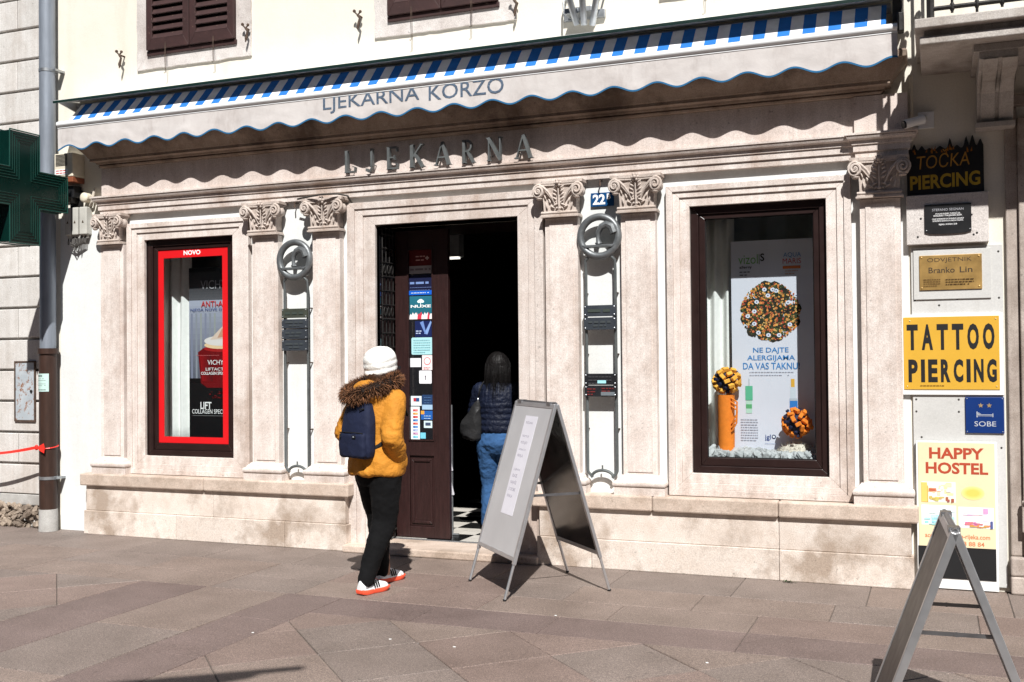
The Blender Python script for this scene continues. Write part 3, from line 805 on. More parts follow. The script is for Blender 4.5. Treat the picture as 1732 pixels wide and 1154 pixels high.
# ---- interior
IN = bpy.data.objects.new('shop_interior', None); col.objects.link(IN); IN.parent = B; IN.location = Vector((-3.5, 3, .05)) - B.location
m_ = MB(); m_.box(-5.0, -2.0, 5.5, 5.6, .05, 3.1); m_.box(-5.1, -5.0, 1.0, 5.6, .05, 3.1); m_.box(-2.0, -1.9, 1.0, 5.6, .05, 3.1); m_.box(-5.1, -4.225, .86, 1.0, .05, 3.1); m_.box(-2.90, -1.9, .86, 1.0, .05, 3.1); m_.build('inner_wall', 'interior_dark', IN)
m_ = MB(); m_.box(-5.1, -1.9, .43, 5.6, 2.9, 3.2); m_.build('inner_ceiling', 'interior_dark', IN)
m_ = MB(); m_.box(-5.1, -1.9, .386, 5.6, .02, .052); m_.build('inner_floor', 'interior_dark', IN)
tl = MB(); tl.box(-.149, .149, -.149, .149, 0, .012); TW = tl.mesh('tile', mats=('tile_white',)); TB = tl.mesh('tile', mats=('tile_black',))
for i in range(6):
    for j in range(9):
        o = bpy.data.objects.new('tile', TW if (i + j) % 2 else TB); col.objects.link(o); o.parent = IN; o.location = Vector((-4.35 + i * .30, .54 + j * .30, .0525)) - root_loc(IN)
SH = bpy.data.objects.new('shelf_unit', None); col.objects.link(SH); SH.parent = IN; SH.location = Vector((-3.5, 4.8, .06)) - root_loc(IN)
for k in range(7):
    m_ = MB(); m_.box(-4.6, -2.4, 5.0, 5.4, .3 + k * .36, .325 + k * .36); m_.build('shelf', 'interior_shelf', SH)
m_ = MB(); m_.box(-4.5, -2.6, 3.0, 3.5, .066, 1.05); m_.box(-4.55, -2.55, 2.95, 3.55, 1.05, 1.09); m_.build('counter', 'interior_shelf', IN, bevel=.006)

# ---- upper windows: rough stone surround, louvred shutters, hooks
sl = MB(); sl.box(-.165, .165, -.006, .006, -.043, .043); SLAT = sl.mesh('slat', mats=('shutter_paint',))
def rough_frame(x0, x1, z0, z1, ix0, ix1, iz0, iz1, y0, y1, name):
    m_ = MB()
    def edge(a, b, amp, n=40):
        out = []
        for k in range(n):
            t = k / n; p = Vector((a[0] + (b[0] - a[0]) * t, a[1] + (b[1] - a[1]) * t, 0)); d = Vector((b[0] - a[0], b[1] - a[1], 0)).normalized()
            q = amp * noise.noise(Vector((p.x * 9, p.y * 9, 3.3))) + amp * .6 * noise.noise(Vector((p.x * 31, p.y * 31, 1)))
            out.append((p.x - d.y * q, p.y + d.x * q))
        return out
    C = [(x0, z0), (x1, z0), (x1, z1), (x0, z1)]; I = [(ix0, iz0), (ix1, iz0), (ix1, iz1), (ix0, iz1)]
    for i in range(4):
        j = (i + 1) % 4; e = edge(C[i], C[j], .008) + [C[j]]; n = len(e)
        inn = [(I[i][0] + (I[j][0] - I[i][0]) * k / (n - 1), I[i][1] + (I[j][1] - I[i][1]) * k / (n - 1)) for k in range(n)]
        for k in range(n - 1): m_.prism([e[k], e[k + 1], inn[k + 1], inn[k]], y0, y1)
    return m_.build(name, 'limestone_grey', B)
for wi, (a, b) in enumerate(UP3):
    rough_frame(a - .135, b + .145, 4.135, 6.05, a, b, 4.285, 5.9, .100, .20, 'upper_surround')
    mid = (a + b) / 2
    m_ = MB(); m_.box(a, b, .36, .40, 4.28, 5.9); m_.build('inner_sash', 'interior_dark', B)
    m_ = MB(); m_.box(a - .01, b + .01, .082, .118, 4.245, 4.285); m_.build('sill_board', 'shutter_paint', B, bevel=.003)
    for s in (0, 1):
        x0, x1 = (a, mid - .004) if s == 0 else (mid + .004, b)
        SHT = bpy.data.objects.new('shutter', None); col.objects.link(SHT); SHT.parent = B; SHT.location = Vector(((x0 + x1) / 2, .08, 4.285)) - B.location
        m_ = MB(); ring_frame(m_, x0, x1, 4.290, 5.88, .065, .065, .08, .10, .060, .100); m_.build('frame', 'shutter_paint', SHT, bevel=.003)
        n = 19
        for k in range(n):
            inst(SLAT, 'slat', ((x0 + x1) / 2, .083, 4.42 + k * .073), SHT, rot=(R(-27), 0, 0), scale=((x1 - x0 - .12) / .33, 1, 1))
        hook = MB(); hx = (x0 + x1) / 2 + (.02 if s else -.02)
        L = .26 if s == 0 else .22
        for d in (0, .008): hook.tube([(hx + d, .055, 4.33), (hx + d * 1.5 + .004, .045, 4.33 - L * .5), (hx + d, .06, 4.33 - L)], .0022, 5)
        hook.tube([(hx, .06, 4.33 - L), (hx - .012, .06, 4.325 - L), (hx - .015, .06, 4.335 - L)], .0022, 5); hook.build('wire', 'iron_rust', SHT)
def shutter_dog(px, py):
    c = W(px, py, .09); D = bpy.data.objects.new('shutter_dog', None); col.objects.link(D); D.parent = B; D.location = c - B.location
    m_ = MB(); m_.tube([(c.x, .13, c.z), (c.x, .045, c.z)], .008, 6); m_.tube([(c.x, .05, c.z), (c.x + .02, .05, c.z - .03), (c.x + .005, .05, c.z - .085), (c.x, .05, c.z - .12)], .008, 6, rs=[.010, .009, .012, .004])
    m_.tube([(c.x - .03, .05, c.z + .03), (c.x, .05, c.z), (c.x + .025, .05, c.z + .02)], .007, 6); m_.ball((c.x - .03, .05, c.z + .035), .014, 8, 5); m_.ball((c.x + .025, .05, c.z + .025), .013, 8, 5); m_.build('catch', 'iron_rust', D, smooth=True)
for p in ((207, 95), (420, 50), (609, 28), (873, 4)): shutter_dog(*p)

# ---- balcony at the right
BA = bpy.data.objects.new('balcony', None); col.objects.link(BA); BA.parent = B; BA.location = Vector((1.1, .12, 3.39)) - B.location
m_ = MB(); m_.box(-.068, 2.5, -.655, .121, 3.390, 3.438); m_.box(-.045, 2.5, -.630, .121, 3.438, 3.478); m_.box(-.095, 2.5, -.700, .121, 3.478, 3.535); m_.build('slab', 'balcony_stone', BA, bevel=.006)
def bracket(x0, x1):
    m_ = MB(); prof = [(.119, 3.39), (-.52, 3.39), (-.52, 3.30), (-.40, 3.26), (-.22, 3.24), (-.10, 3.19), (-.02, 3.08), (.03, 3.03), (.119, 3.02)]
    m_.prism(prof, x0, x1, 'yz'); m_.box(x0 - .03, x1 + .03, -.53, .119, 3.345, 3.389)
    w_ = (x1 - x0) / 3
    for k in range(2): m_.prism([(y - .012, z - .006) for y, z in prof[2:-1]] + [(y, z) for y, z in prof[2:-1]][::-1], x0 + .02 + k * (w_ * 1.5), x0 + .02 + k * (w_ * 1.5) + w_ * 1.2, 'yz')
    m_.box(x0 - .01, x1 + .01, -.03, .119, 2.985, 3.02); m_.build('bracket', 'balcony_stone', BA, bevel=.004)
bracket(.262, .475); bracket(1.75, 1.97)
RL = [('rail', [(-.005, -.64, 3.60), (2.4, -.64, 3.60)], .014), ('rail', [(-.005, -.64, 4.45), (2.4, -.64, 4.45)], .018), ('rail', [(-.005, .11, 3.60), (-.005, -.64, 3.60)], .014), ('rail', [(-.005, .11, 4.45), (-.005, -.64, 4.45)], .018), ('post', [(-.005, -.64, 3.536), (-.005, -.64, 4.5)], .022)]
for n_, p, r in RL: m_ = MB(); m_.tube(p, r, 8); m_.build(n_, 'iron_black', BA)
for k in range(17):
    x = .115 + k * .135; m_ = MB(); m_.tube([(x, -.64, 3.545 if k % 2 else 3.565), (x, -.64, 4.45)], .009, 6)
    m_.ball((x, -.64, 3.60), (.016, .016, .03), 8, 5); m_.build('baluster', 'iron_black', BA)
for k in range(5):
    y = .02 - k * .135; m_ = MB(); m_.tube([(-.005, y, 3.60), (-.005, y, 4.45)], .010, 6); m_.build('baluster', 'iron_black', BA)
def scroll(cx, cz, r, flip, yz=True, t=1.6):
    pts = []
    for k in range(26):
        u = k / 25; a = u * 2 * math.pi * t; rr = r * (1 - u * .8); pts.append((-.005, cx + flip * rr * math.cos(a), cz + rr * math.sin(a)))
    return pts
m_ = MB()
for cy, cz, r, fl in ((-.05, 3.72, .055, 1), (-.19, 3.72, .055, -1), (-.32, 3.74, .055, 1), (-.46, 3.72, .055, -1), (-.57, 3.9, .05, 1), (-.07, 3.98, .06, -1), (-.25, 4.05, .07, 1), (-.45, 4.1, .07, -1), (-.12, 4.28, .06, 1), (-.33, 4.3, .06, -1), (-.54, 4.3, .06, 1)): m_.tube(scroll(cy, cz, r, fl), .010, 6)
m_.build('scrollwork', 'iron_black', BA, smooth=True)

# ---- street door at the right edge: stone jambs, base blocks, panelled door
SD = bpy.data.objects.new('street_doorway', None); col.objects.link(SD); SD.parent = B; SD.location = Vector((1.27, .1, 0)) - B.location
for k, (a, b, y) in enumerate(((.425, .50, .085), (.50, .58, .055), (.58, .70, .07), (.70, .80, .10))):
    m_ = MB(); m_.box(a, b, y, .135 + k * .002, .24, 2.75 + (.8 - a)); m_.build('jamb', 'doorway_stone', SD, bevel=.008)
    m_ = MB(); m_.box(1.75 + (.80 - b), 1.75 + (.80 - a), y, .135 + k * .002, .24, 2.75 + (.8 - a)); m_.build('jamb', 'doorway_stone', SD, bevel=.008)
m_ = MB(); m_.box(.425, 2.125, .058, .137, 3.13, 3.2); m_.box(.80, 1.75, .09, .2, 2.75, 3.13); m_.build('lintel', 'doorway_stone', SD, bevel=.006)
for z0, z1 in ((0, .115), (.117, .238)):
    for a, b in ((.42, .585), (.587, .80)):
        m_ = MB(); m_.box(a, b, .04, .14, z0, z1); m_.build('base_block', 'doorway_stone', SD, bevel=.012)
m_ = MB(); m_.box(.49, .525, .03, .058, .40, .60); m_.tube([(.50, .03, .60), (.56, .02, .57)], .02, 8); m_.build('guard_stone', 'doorway_stone', SD, bevel=.006)
m_ = MB(); m_.box(.80, 1.75, .30, .35, 0, 2.75); m_.build('door_leaf', 'brown_wood', SD)
for z0, z1 in ((.2, .8), (.95, 1.7), (1.85, 2.55)):
    for a, b in ((.87, 1.22), (1.33, 1.68)): m_ = MB(); ring_frame(m_, a, b, z0, z1, .04, .04, .04, .04, .28, .301); m_.build('door_panel', 'brown_wood', SD, bevel=.004)
m_ = MB(); m_.tube([(-.135, .09, 2.96), (-.135, .09, 3.39)], .012, 8); m_.build('conduit', 'plastic_cream', B, smooth=True)
m_ = MB(); m_.tube([(-4.86, .0, 2.860), (-4.72, -.035, 2.868), (-4.60, -.045, 2.876), (-4.46, -.04, 2.872), (-4.40, .02, 2.86), (-4.395, .09, 2.80)], .008, 6); m_.build('cable', 'cable', B, smooth=True)

# ================================================================ the neighbouring house on the left
N_ = thing('neighbouring_house', 'white house with horizontal plaster courses and crumbling rubble base left of the downpipe', 'building', (-8.6, .14, 0))
m_ = MB(); m_.box(-10.6, -7.602, .16, .5, 0, 7.2); m_.build('wall', 'course_plaster', N_)
zs = [.30 + k * .292 for k in range(24)]
for k, z in enumerate(zs[:-1]):
    js = [-10.6, -9.35 + .5 * (k % 2), -8.45 + (.42 if k % 2 else .0), -7.605]
    for a, b in zip(js[:-1], js[1:]):
        m_ = MB(); m_.box(a + .004, b - .004, .120, .17, z + .011, zs[k + 1] - .011); m_.build('course_block', 'course_plaster', N_, bevel=.007)
m_ = MB(); m_.box(-10.6, -7.605, .126, .17, .20, .305); m_.build('base_plaster', 'concrete', N_, bevel=.01)
rb = MB()
for k in range(230):
    x = random.uniform(-9.6, -7.64); z = random.uniform(.0, .20); r = random.uniform(.012, .042)
    M = Euler((random.random() * 6, random.random() * 6, random.random() * 6)).to_matrix(); n0 = len(rb.v)
    rb.ball((x, .125 - .25 * max(0, .10 - z) + random.uniform(-.02, .02), z), (r * 1.5, r * .7, r), 7, 5, M)
    for v in rb.v[n0:]: v += Vector((noise.noise(v * 30), noise.noise(v * 30 + Vector((5, 0, 0))), noise.noise(v * 30 + Vector((0, 7, 0))))) * .02
tag(rb.build('rubble_base', 'rubble', N_), None, None, None, 'stuff')

# dim ceiling tube inside the shop
em = NT('tube_light'); em.set(Base_Color=(.9, .9, .85), Emission_Color=(1.0, .95, .85, 1.0), Emission_Strength=1.0)
CL = bpy.data.objects.new('ceiling_lamp', None); col.objects.link(CL); CL.parent = IN; CL.location = Vector((-3.6, 3.4, 2.8)) - root_loc(IN)
p = W(764, 438, 2.6); m_ = MB(); m_.box(p.x - .07, p.x + .07, 2.6, 2.66, p.z, p.z + .018); m_.build('tube', 'tube_light', CL)
m_ = MB(); m_.box(p.x - .10, p.x + .10, 2.57, 2.69, p.z + .02, 2.90); m_.build('housing', 'white_paint', CL)
# ================================================================ awning
AX0, AX1, YV = -7.225, -.205, -.188
A = thing('awning', 'long blue and white striped awning with scalloped off-white valance above the shop front', 'awning', (-3.7, .1, 3.4))
m_ = MB(); m_.add([(-7.27, .118, 3.925), (-.17, .118, 3.925), (-.17, -.197, 3.866), (-7.27, -.197, 3.866), (-7.27, .118, 3.917), (-.17, .118, 3.917), (-.17, -.197, 3.856), (-7.27, -.197, 3.856)], [(0, 1, 2, 3), (7, 6, 5, 4), (3, 2, 6, 7), (0, 3, 7, 4), (1, 5, 6, 2)]); m_.build('hood', 'white_enamel', A)
m_ = MB(); m_.box(-7.27, -.17, -.204, -.1975, 3.841, 3.862); m_.build('hood_edge', 'led_dark', A)
def can(t):  # canopy profile from roller to front bar
    return (-.00 + (YV + .005) * t - .012 * math.sin(math.pi * t), 3.858 - .205 * t - .012 * math.sin(math.pi * t))
m_ = MB(); nx, nt_ = 90, 8; vs = []
for i in range(nx + 1):
    x = AX0 + .09 + (AX1 - AX0 - .16) * i / nx
    for j in range(nt_ + 1):
        y, z = can(j / nt_); vs.append((x, y + .003 * noise.noise(Vector((x * 3, j * .4, 0))), z))
m_.add(vs, [(i * (nt_ + 1) + j, (i + 1) * (nt_ + 1) + j, (i + 1) * (nt_ + 1) + j + 1, i * (nt_ + 1) + j + 1) for i in range(nx) for j in range(nt_)]); m_.build('canopy', 'awning_stripes', A, smooth=True)
m_ = MB(); m_.tube([(-7.2, .04, 3.845), (-.25, .04, 3.845)], .035, 12); m_.build('roller', 'aluminium_dull', A, smooth=True)
m_ = MB(); m_.tube([(AX0, YV, 3.648), (AX1, YV, 3.648)], .026, 14); m_.box(AX0, AX1, YV - .008, YV + .008, 3.612, 3.63); m_.build('front_bar', 'white_enamel', A, smooth=True)
for x in (-7.10, -5.4, -3.7, -2.0, -.42):
    m_ = MB(); m_.tube([(x, .06, 3.83), (x + .02, -.09, 3.74), (x, YV + .02, 3.645)], .014, 8); m_.build('arm', 'white_enamel', A)
m_ = MB(); m_.box(-.235, -.175, -.13, .11, 3.70, 3.86); m_.box(-.205, -.165, -.20, -.12, 3.62, 3.74); m_.build('end_bracket', 'metal_dark', A, bevel=.005)
m_ = MB(); m_.prism([(.11, 3.91), (-.18, 3.862), (.11, 3.80)], -7.262, -7.25, 'yz'); m_.build('end_plate', 'white_enamel', A)
def vz(x): return 3.435 - .023 * math.cos(2 * math.pi * (x + .075) / .3125)
def vy(x, t): return YV - .004 + t * (.012 * noise.noise(Vector((x * 2.2, 0, 0))) + .006 * noise.noise(Vector((x * 7, t * 3, 2)))) 
m_ = MB(); N = 420; M_ = 8; vs = []
for i in range(N + 1):
    x = AX0 + (AX1 - AX0) * i / N; zb = vz(x)
    for j in range(M_ + 1): t = j / M_; vs.append((x, vy(x, t), 3.625 + (zb - 3.625) * t))
m_.add(vs, [(i * (M_ + 1) + j, (i + 1) * (M_ + 1) + j, (i + 1) * (M_ + 1) + j + 1, i * (M_ + 1) + j + 1) for i in range(N) for j in range(M_)]); m_.build('valance', 'valance_fabric', A, smooth=True)
m_ = MB(); vs = []
for i in range(N + 1):
    x = AX0 + (AX1 - AX0) * i / N; zb = vz(x); y = vy(x, 1); vs += [(x, y - .003, zb - .006), (x, y - .003, zb + .006), (x, y + .003, zb + .006), (x, y + .003, zb - .006)]
m_.add(vs, [(i * 4 + k, i * 4 + (k + 1) % 4, i * 4 + 4 + (k + 1) % 4, i * 4 + 4 + k) for i in range(N) for k in range(4)]); m_.build('valance_trim', 'valance_trim', A)
yl = YV - .018
a = W(545, 187, yl); b = W(708, 166, yl); t0 = W(548, 163, yl).z; c = W(724, 165, yl); d = W(851, 154, yl)
o1 = text('LJEKARNA', a.x, b.x, t0 - .140, t0, yl, 'awning_ink', A, offset=.004, depth=.001)
zt = W(835, 131, yl).z; o2 = text('KORZO', c.x, d.x, zt - .118, zt, yl, 'awning_ink', A, offset=.004, depth=.001)
for o in (o1, o2):
    for v in o.data.vertices:
        q = v.co + A.location; v.co.y = vy(q.x, min(1, max(0, (3.625 - q.z) / .19))) - .0025 - A.location.y

# ================================================================ fascia letters LJEKARNA
LT = thing('shop_lettering', 'dark metal serif letters LJEKARNA standing off the stone frieze above the door', 'lettering', (-3.63, .05, 3.06))
def serif_letters():
    """strokes as polygons in a unit box; thick-thin roman capitals"""
    def bar(x0, z0, x1, z1, w0, w1=None):
        w1 = w1 or w0; d = Vector((x1 - x0, z1 - z0)); n = Vector((-d.y, d.x)).normalized()
        return [(x0 + n.x * w0 / 2, z0 + n.y * w0 / 2), (x0 - n.x * w0 / 2, z0 - n.y * w0 / 2), (x1 - n.x * w1 / 2, z1 - n.y * w1 / 2), (x1 + n.x * w1 / 2, z1 + n.y * w1 / 2)]
    def ser(x, z, w_=.30): s_ = 1 if z < .5 else -1; return [(x - w_ / 2, z), (x + w_ / 2, z), (x + w_ / 2 - .06, z + s_ * .05), (x - w_ / 2 + .06, z + s_ * .05)]
    def arc(cx, cz, rx, rz, a0, a1, wd, n=10):
        out = []
        for k in range(n):
            A0 = R(a0 + (a1 - a0) * k / n); A1 = R(a0 + (a1 - a0) * (k + 1) / n)
            out.append([(cx + rx * math.cos(A0), cz + rz * math.sin(A0)), (cx + rx * math.cos(A1), cz + rz * math.sin(A1)), (cx + (rx - wd) * math.cos(A1), cz + (rz - wd) * math.sin(A1)), (cx + (rx - wd) * math.cos(A0), cz + (rz - wd) * math.sin(A0))])
        return out
    T = .19
    return {'L': [bar(.2, 0, .2, 1, T), ser(.2, 0), ser(.2, 1), bar(.1, .035, .85, .035, .07), bar(.82, 0, .86, .24, .07)],
            'J': [bar(.55, .2, .55, 1, T), ser(.55, 1)] + arc(.30, .2, .325, .26, 0, -150, .12) + [[(.0, .0), (.12, .0), (.12, .13), (.0, .13)]],
            'E': [bar(.2, 0, .2, 1, T), ser(.2, 0), ser(.2, 1), bar(.1, .035, .85, .035, .07), bar(.1, .965, .8, .965, .07), bar(.2, .52, .62, .52, .06), bar(.82, 0, .86, .24, .07), bar(.78, 1, .80, .78, .07), bar(.62, .42, .62, .62, .06)],
            'K': [bar(.18, 0, .18, 1, T), ser(.18, 0), ser(.18, 1), bar(.22, .42, .80, 1, .07), bar(.38, .56, .84, 0, .15), ser(.86, 0), ser(.80, 1, .26)],
            'A': [bar(.10, 0, .47, 1, .06), bar(.86, 0, .47, 1, .16), bar(.22, .34, .70, .34, .06), ser(.10, 0, .26), ser(.87, 0, .30)],
            'R': [bar(.18, 0, .18, 1, T), ser(.18, 0), ser(.18, 1), bar(.18, .965, .48, .965, .07), bar(.18, .50, .48, .50, .06)] + arc(.46, .735, .30, .265, 90, -90, .10) + [bar(.44, .50, .86, 0, .15), ser(.88, 0, .24)],
            'N': [bar(.16, 0, .16, 1, .07), bar(.14, .98, .84, .02, .16), bar(.84, 0, .84, 1, .07), ser(.16, 0, .26), ser(.12, 1, .26), ser(.84, 1, .26)]}
LET = serif_letters(); yl = -.015
for ch, pa, pb in (('L', 581, 603), ('J', 618, 636), ('E', 652, 675), ('K', 691, 718), ('A', 734, 762), ('R', 780, 803), ('N', 822, 850), ('A', 870, 901)):
    x0, x1 = W(pa, 280, yl).x, W(pb, 280, yl).x; z0, z1 = 3.040, 3.218
    m_ = MB()
    for i, pl in enumerate(LET[ch]):
        m_.prism([(x0 + u * (x1 - x0), z0 + v * (z1 - z0)) for u, v in pl], yl + .0002 * i, yl + .034 + .0002 * i)
    for u, v in ((.2, .25), (.6, .3)): m_.tube([(x0 + u * (x1 - x0), yl + .02, z0 + v * .17), (x0 + u * (x1 - x0), .08, z0 + v * .17)], .004, 6)
    m_.build('letter', 'metal_letter', LT)

# ================================================================ emblem racks between the pilasters
def emblem(cx, cz, zbot, plaques, label):
    T = thing('emblem_rack', label, 'sign rack', (cx, .06, zbot), 0, 'emblem racks between the pilasters')
    y = .035; r = .145
    m_ = MB(); m_.tube([(cx + r * math.cos(a), y, cz + r * math.sin(a)) for a in [i * math.pi / 24 for i in range(48)]], .027, 12, closed=True); m_.build('ring', 'metal_pewter', T, smooth=True)
    m_ = MB(); m_.prism([(cx - .125, cz - .062), (cx + .125, cz - .062), (cx + .105, cz - .082), (cx - .105, cz - .082)], y - .03, y + .03); m_.build('crossbar', 'metal_pewter', T, bevel=.003)
    sn = [(cx + .118, cz + .02), (cx + .100, cz + .07), (cx + .058, cz + .088), (cx + .018, cz + .07), (cx - .006, cz + .03), (cx - .008, cz - .015), (cx + .000, cz - .055)]
    m_ = MB(); m_.tube([(x, y - .006, z) for x, z in sn], .02, 10, rs=[.036, .036, .030, .024, .020, .015, .022]); m_.ball((cx - .004, y - .006, cz - .05), (.028, .02, .012), 10, 6); m_.build('serpent', 'metal_pewter', T, smooth=True)
    for s in (-1, 1):
        xr = cx + s * .112; m_ = MB()
        pts = [(cx + s * .075, y, cz - .135), (xr, y + .01, cz - .175), (xr, y + .02, cz - .24), (xr, y + .02, zbot + .045), (xr - s * .006, y + .02, zbot + .03), (cx + s * .075, y + .02, zbot - .005)]
        m_.tube(pts, .0115, 8); m_.build('rod', 'metal_rod', T, smooth=True)
        for z in (zbot + .35, zbot + .9, zbot + 1.35): m_ = MB(); m_.tube([(xr, y + .02, z), (xr + s * .006, .125, z)], .006, 6); m_.build('stud', 'iron_rust', T)
    m_ = MB(); m_.tube([(cx, y + .02, zbot + .05), (cx, y + .02, zbot + .085)], .006, 6); m_.tube([(cx + .083 * math.cos(t), y + .02, zbot - .004 + .052 * math.sin(t)) for t in [i * math.pi / 10 for i in range(11)]], .0115, 8); m_.build('foot_scroll', 'metal_rod', T, smooth=True)
    for z0, z1, mt, lines in plaques:
        p = MB(); p.box(cx - .122, cx + .122, y - .012, y + .010, z0, z1); po = p.build('plaque', mt, T, bevel=.002)
        s = MB()
        for u in (-1, 1):
            for zz in (z0 + .012, z1 - .012): s.ball((cx + u * .111, y - .013, zz), (.006, .004, .006), 8, 5)
        s.build('screw', 'galvanised', po)
        pr = Print(y - .0125)
        if lines == 'faint': pr.lines(cx - .09, cx + .09, (z0 + z1) / 2 + .012, 1, .02, .022, (.24, .27, .25), 0)
        if lines == 'faint2': pr.lines(cx - .085, cx + .085, (z0 + z1) / 2 + .020, 1, .026, .016, (.25, .27, .28), 0); pr.lines(cx - .05, cx + .05, (z0 + z1) / 2 - .008, 1, .026, .014, (.25, .27, .28), 0)
        if lines == 'mixed': pr.lines(cx - .09, cx + .09, z1 - .02, 3, .024, .008, (.25, .25, .26)); pr.rect(cx - .02, cx + .045, z0 + .012, z0 + .034, (.62, .85, .88), 8)
        if lines == 'red': pr.lines(cx - .10, cx - .03, z1 - .02, 3, .02, .009, (.42, .16, .16)); pr.lines(cx + .01, cx + .10, z1 - .016, 2, .02, .009, (.42, .16, .16)); pr.rect(cx + .005, cx + .11, z0 + .008, z0 + .034, (.42, .45, .47), 8)
        if pr.mb.v: pr.build(po)['kind'] = 'stuff'
emblem(-4.915, 2.365, .615, [(1.885, 1.962, 'plaque_green', 'faint'), (1.800, 1.875, 'plaque_slate', 'faint2'), (1.712, 1.790, 'plaque_slate', 'faint2'), (1.615, 1.702, 'plaque_slate', 'faint2')], 'pewter serpent emblem ring over a rack with four slate plaques, left of the door')
emblem(-2.290, 2.425, .660, [(1.838, 1.920, 'plaque_slate', 'faint'), (1.740, 1.830, 'plaque_slate', 'faint2'), (1.335, 1.418, 'plaque_black', 'mixed'), (1.250, 1.330, 'plaque_black', 'red')], 'pewter serpent emblem ring over a rack with two pairs of plaques, right of the door')
NP = thing('house_number', 'blue enamel house number plate 22B between the carved capitals right of the door', 'number plate', (-2.29, .11, 2.66))
x0, x1, z0, z1 = -2.372, -2.195, 2.655, 2.757
m_ = MB(); m_.box(x0, x1, .096, .1135, z0, z1); m_.build('plate', 'number_blue', NP, bevel=.003)
text('22', x0 + .016, x0 + .112, z0 + .014, z1 - .012, .0955, 'white_ink', NP, offset=.035, depth=.0008); text('B', x1 - .052, x1 - .022, z1 - .052, z1 - .010, .0955, 'white_ink', NP, offset=.03, depth=.0008)
m_ = MB(); m_.tube([(-2.29, .115, 2.845), (-2.29, .06, 2.84), (-2.285, .055, 2.80)], .006, 6); tag(m_.build('hanging_hook', 'iron_rust'), 'small iron hook under the architrave above the blue house number', 'hook', 'hooks under the architrave')
m_ = MB(); m_.tube([(-4.93, .115, 2.845), (-4.93, .06, 2.84), (-4.925, .055, 2.80)], .006, 6); tag(m_.build('hanging_hook', 'iron_rust'), 'small iron hook under the architrave above the left serpent ring', 'hook', 'hooks under the architrave')

# ================================================================ flag holder
F = thing('flag_holder', 'fan of three grey steel tubes for flags on the upper wall', 'flag holder', (-2.41, .1, 3.99))
for px0, px1, py1 in ((976, 960, -12), (988, 984, -14), (1002, 1010, -12)):
    p0 = W(px0, 42, -.02); p1 = W(px1, py1, -.14); d = (p1 - p0); m_ = MB(); m_.tube([p0, p0 + d * 1.5], .0245, 14, cap=False); m_.tube([p0 + d * .01, p0 + d * 1.49], .021, 14, cap=True); m_.build('tube', 'galvanised', F, smooth=True)
m_ = MB(); c = W(988, 26, .09); m_.box(c.x - .16, c.x + .16, .085, .118, c.z - .03, c.z + .03); m_.box(c.x - .11, c.x + .1, -.05, .09, c.z - .02, c.z + .02); m_.build('wall_bracket', 'galvanised', F, bevel=.004)
m_ = MB(); m_.tube([(c.x + .10, -.02, c.z + .02), (c.x + .15, .05, c.z + .10), (c.x + .17, .11, c.z + .2)], .008, 6); m_.tube([(c.x - .12, -.02, c.z), (c.x - .15, .05, c.z + .10), (c.x - .13, .11, c.z + .2)], .008, 6); m_.build('stay', 'galvanised', F, smooth=True)
# ================================================================ pharmacy cross at the left
X = -7.30; C = thing('pharmacy_cross', 'dark green glass pharmacy cross sign projecting from the wall at the left edge', 'cross sign', (X, -.5, 2.58))
cy, cz, u = -.545, 3.035, .158
def crs(k): return [(cy + a * k, cz + b * k) for a, b in ((-1, -3), (1, -3), (1, -1), (3, -1), (3, 1), (1, 1), (1, 3), (-1, 3), (-1, 1), (-3, 1), (-3, -1), (-1, -1))]
m_ = MB(); m_.prism(crs(u), X - .06, X + .06, 'yz'); m_.build('housing', 'cross_green', C, bevel=.006)
for k in range(4):
    ins = .022 + .024 * k; pts = []
    for a, b in ((-1, -3), (1, -3), (1, -1), (3, -1), (3, 1), (1, 1), (1, 3), (-1, 3), (-1, 1), (-3, 1), (-3, -1), (-1, -1)):
        f = lambda q: q * u - math.copysign(ins, q) if abs(q) == 3 else q * u - math.copysign(ins, q)
        pts.append((X + .0615, cy + f(a), cz + f(b)))
    m_ = MB(); m_.tube(pts, .0028, 4, closed=True); m_.build('led_track', 'cross_track', C)
m_ = MB(); ring = crs(u * 1.015); 
for i in range(12):
    a, b = ring[i], ring[(i + 1) % 12]; 
    for xx in (X - .058, X + .058): m_.tube([(xx, *a), (xx, *b)], .006, 6)
m_.build('edge_trim', 'cross_track', C)
m_ = MB(); m_.box(X - .03, X + .03, -.08, .119, 2.985, 3.035); m_.box(X - .07, X + .07, .10, .119, 2.93, 3.10); m_.build('wall_arm', 'iron_black', C)
# ================================================================ boxes beside the cross
S_ = thing('alarm_siren', 'cream louvred alarm box with orange lamp above the grey junction boxes', 'alarm box', (-7.36, .06, 3.16))
x0, x1 = -7.43, -7.215
m_ = MB(); m_.box(x0, x1, -.03, .119, 3.215, 3.43); m_.build('case', 'plastic_cream', S_, bevel=.008)
for k in range(9): m_ = MB(); m_.box(x0 + .02, x1 - .06, -.034, -.0305, 3.415 - k * .012, 3.4195 - k * .012); m_.build('louvre', 'cable', S_)
m_ = MB(); m_.box(x0 + .01, x1 - .055, -.034, -.0305, 3.235, 3.285); lp = m_.build('label_plate', 'white_paint', S_)
pr = Print(-.0345)
for k in range(3): pr.rect(x0 + .025 + k * .042, x0 + .06 + k * .042, 3.268, 3.276, (.75, .15, .12)); pr.rect(x0 + .025 + k * .042, x0 + .06 + k * .042, 3.246, 3.254, (.75, .15, .12))
pr.build(lp)
m_ = MB(); m_.box(x0, x1, -.028, .117, 3.165, 3.213); m_.build('lamp_lens', 'plastic_orange', S_, bevel=.006)
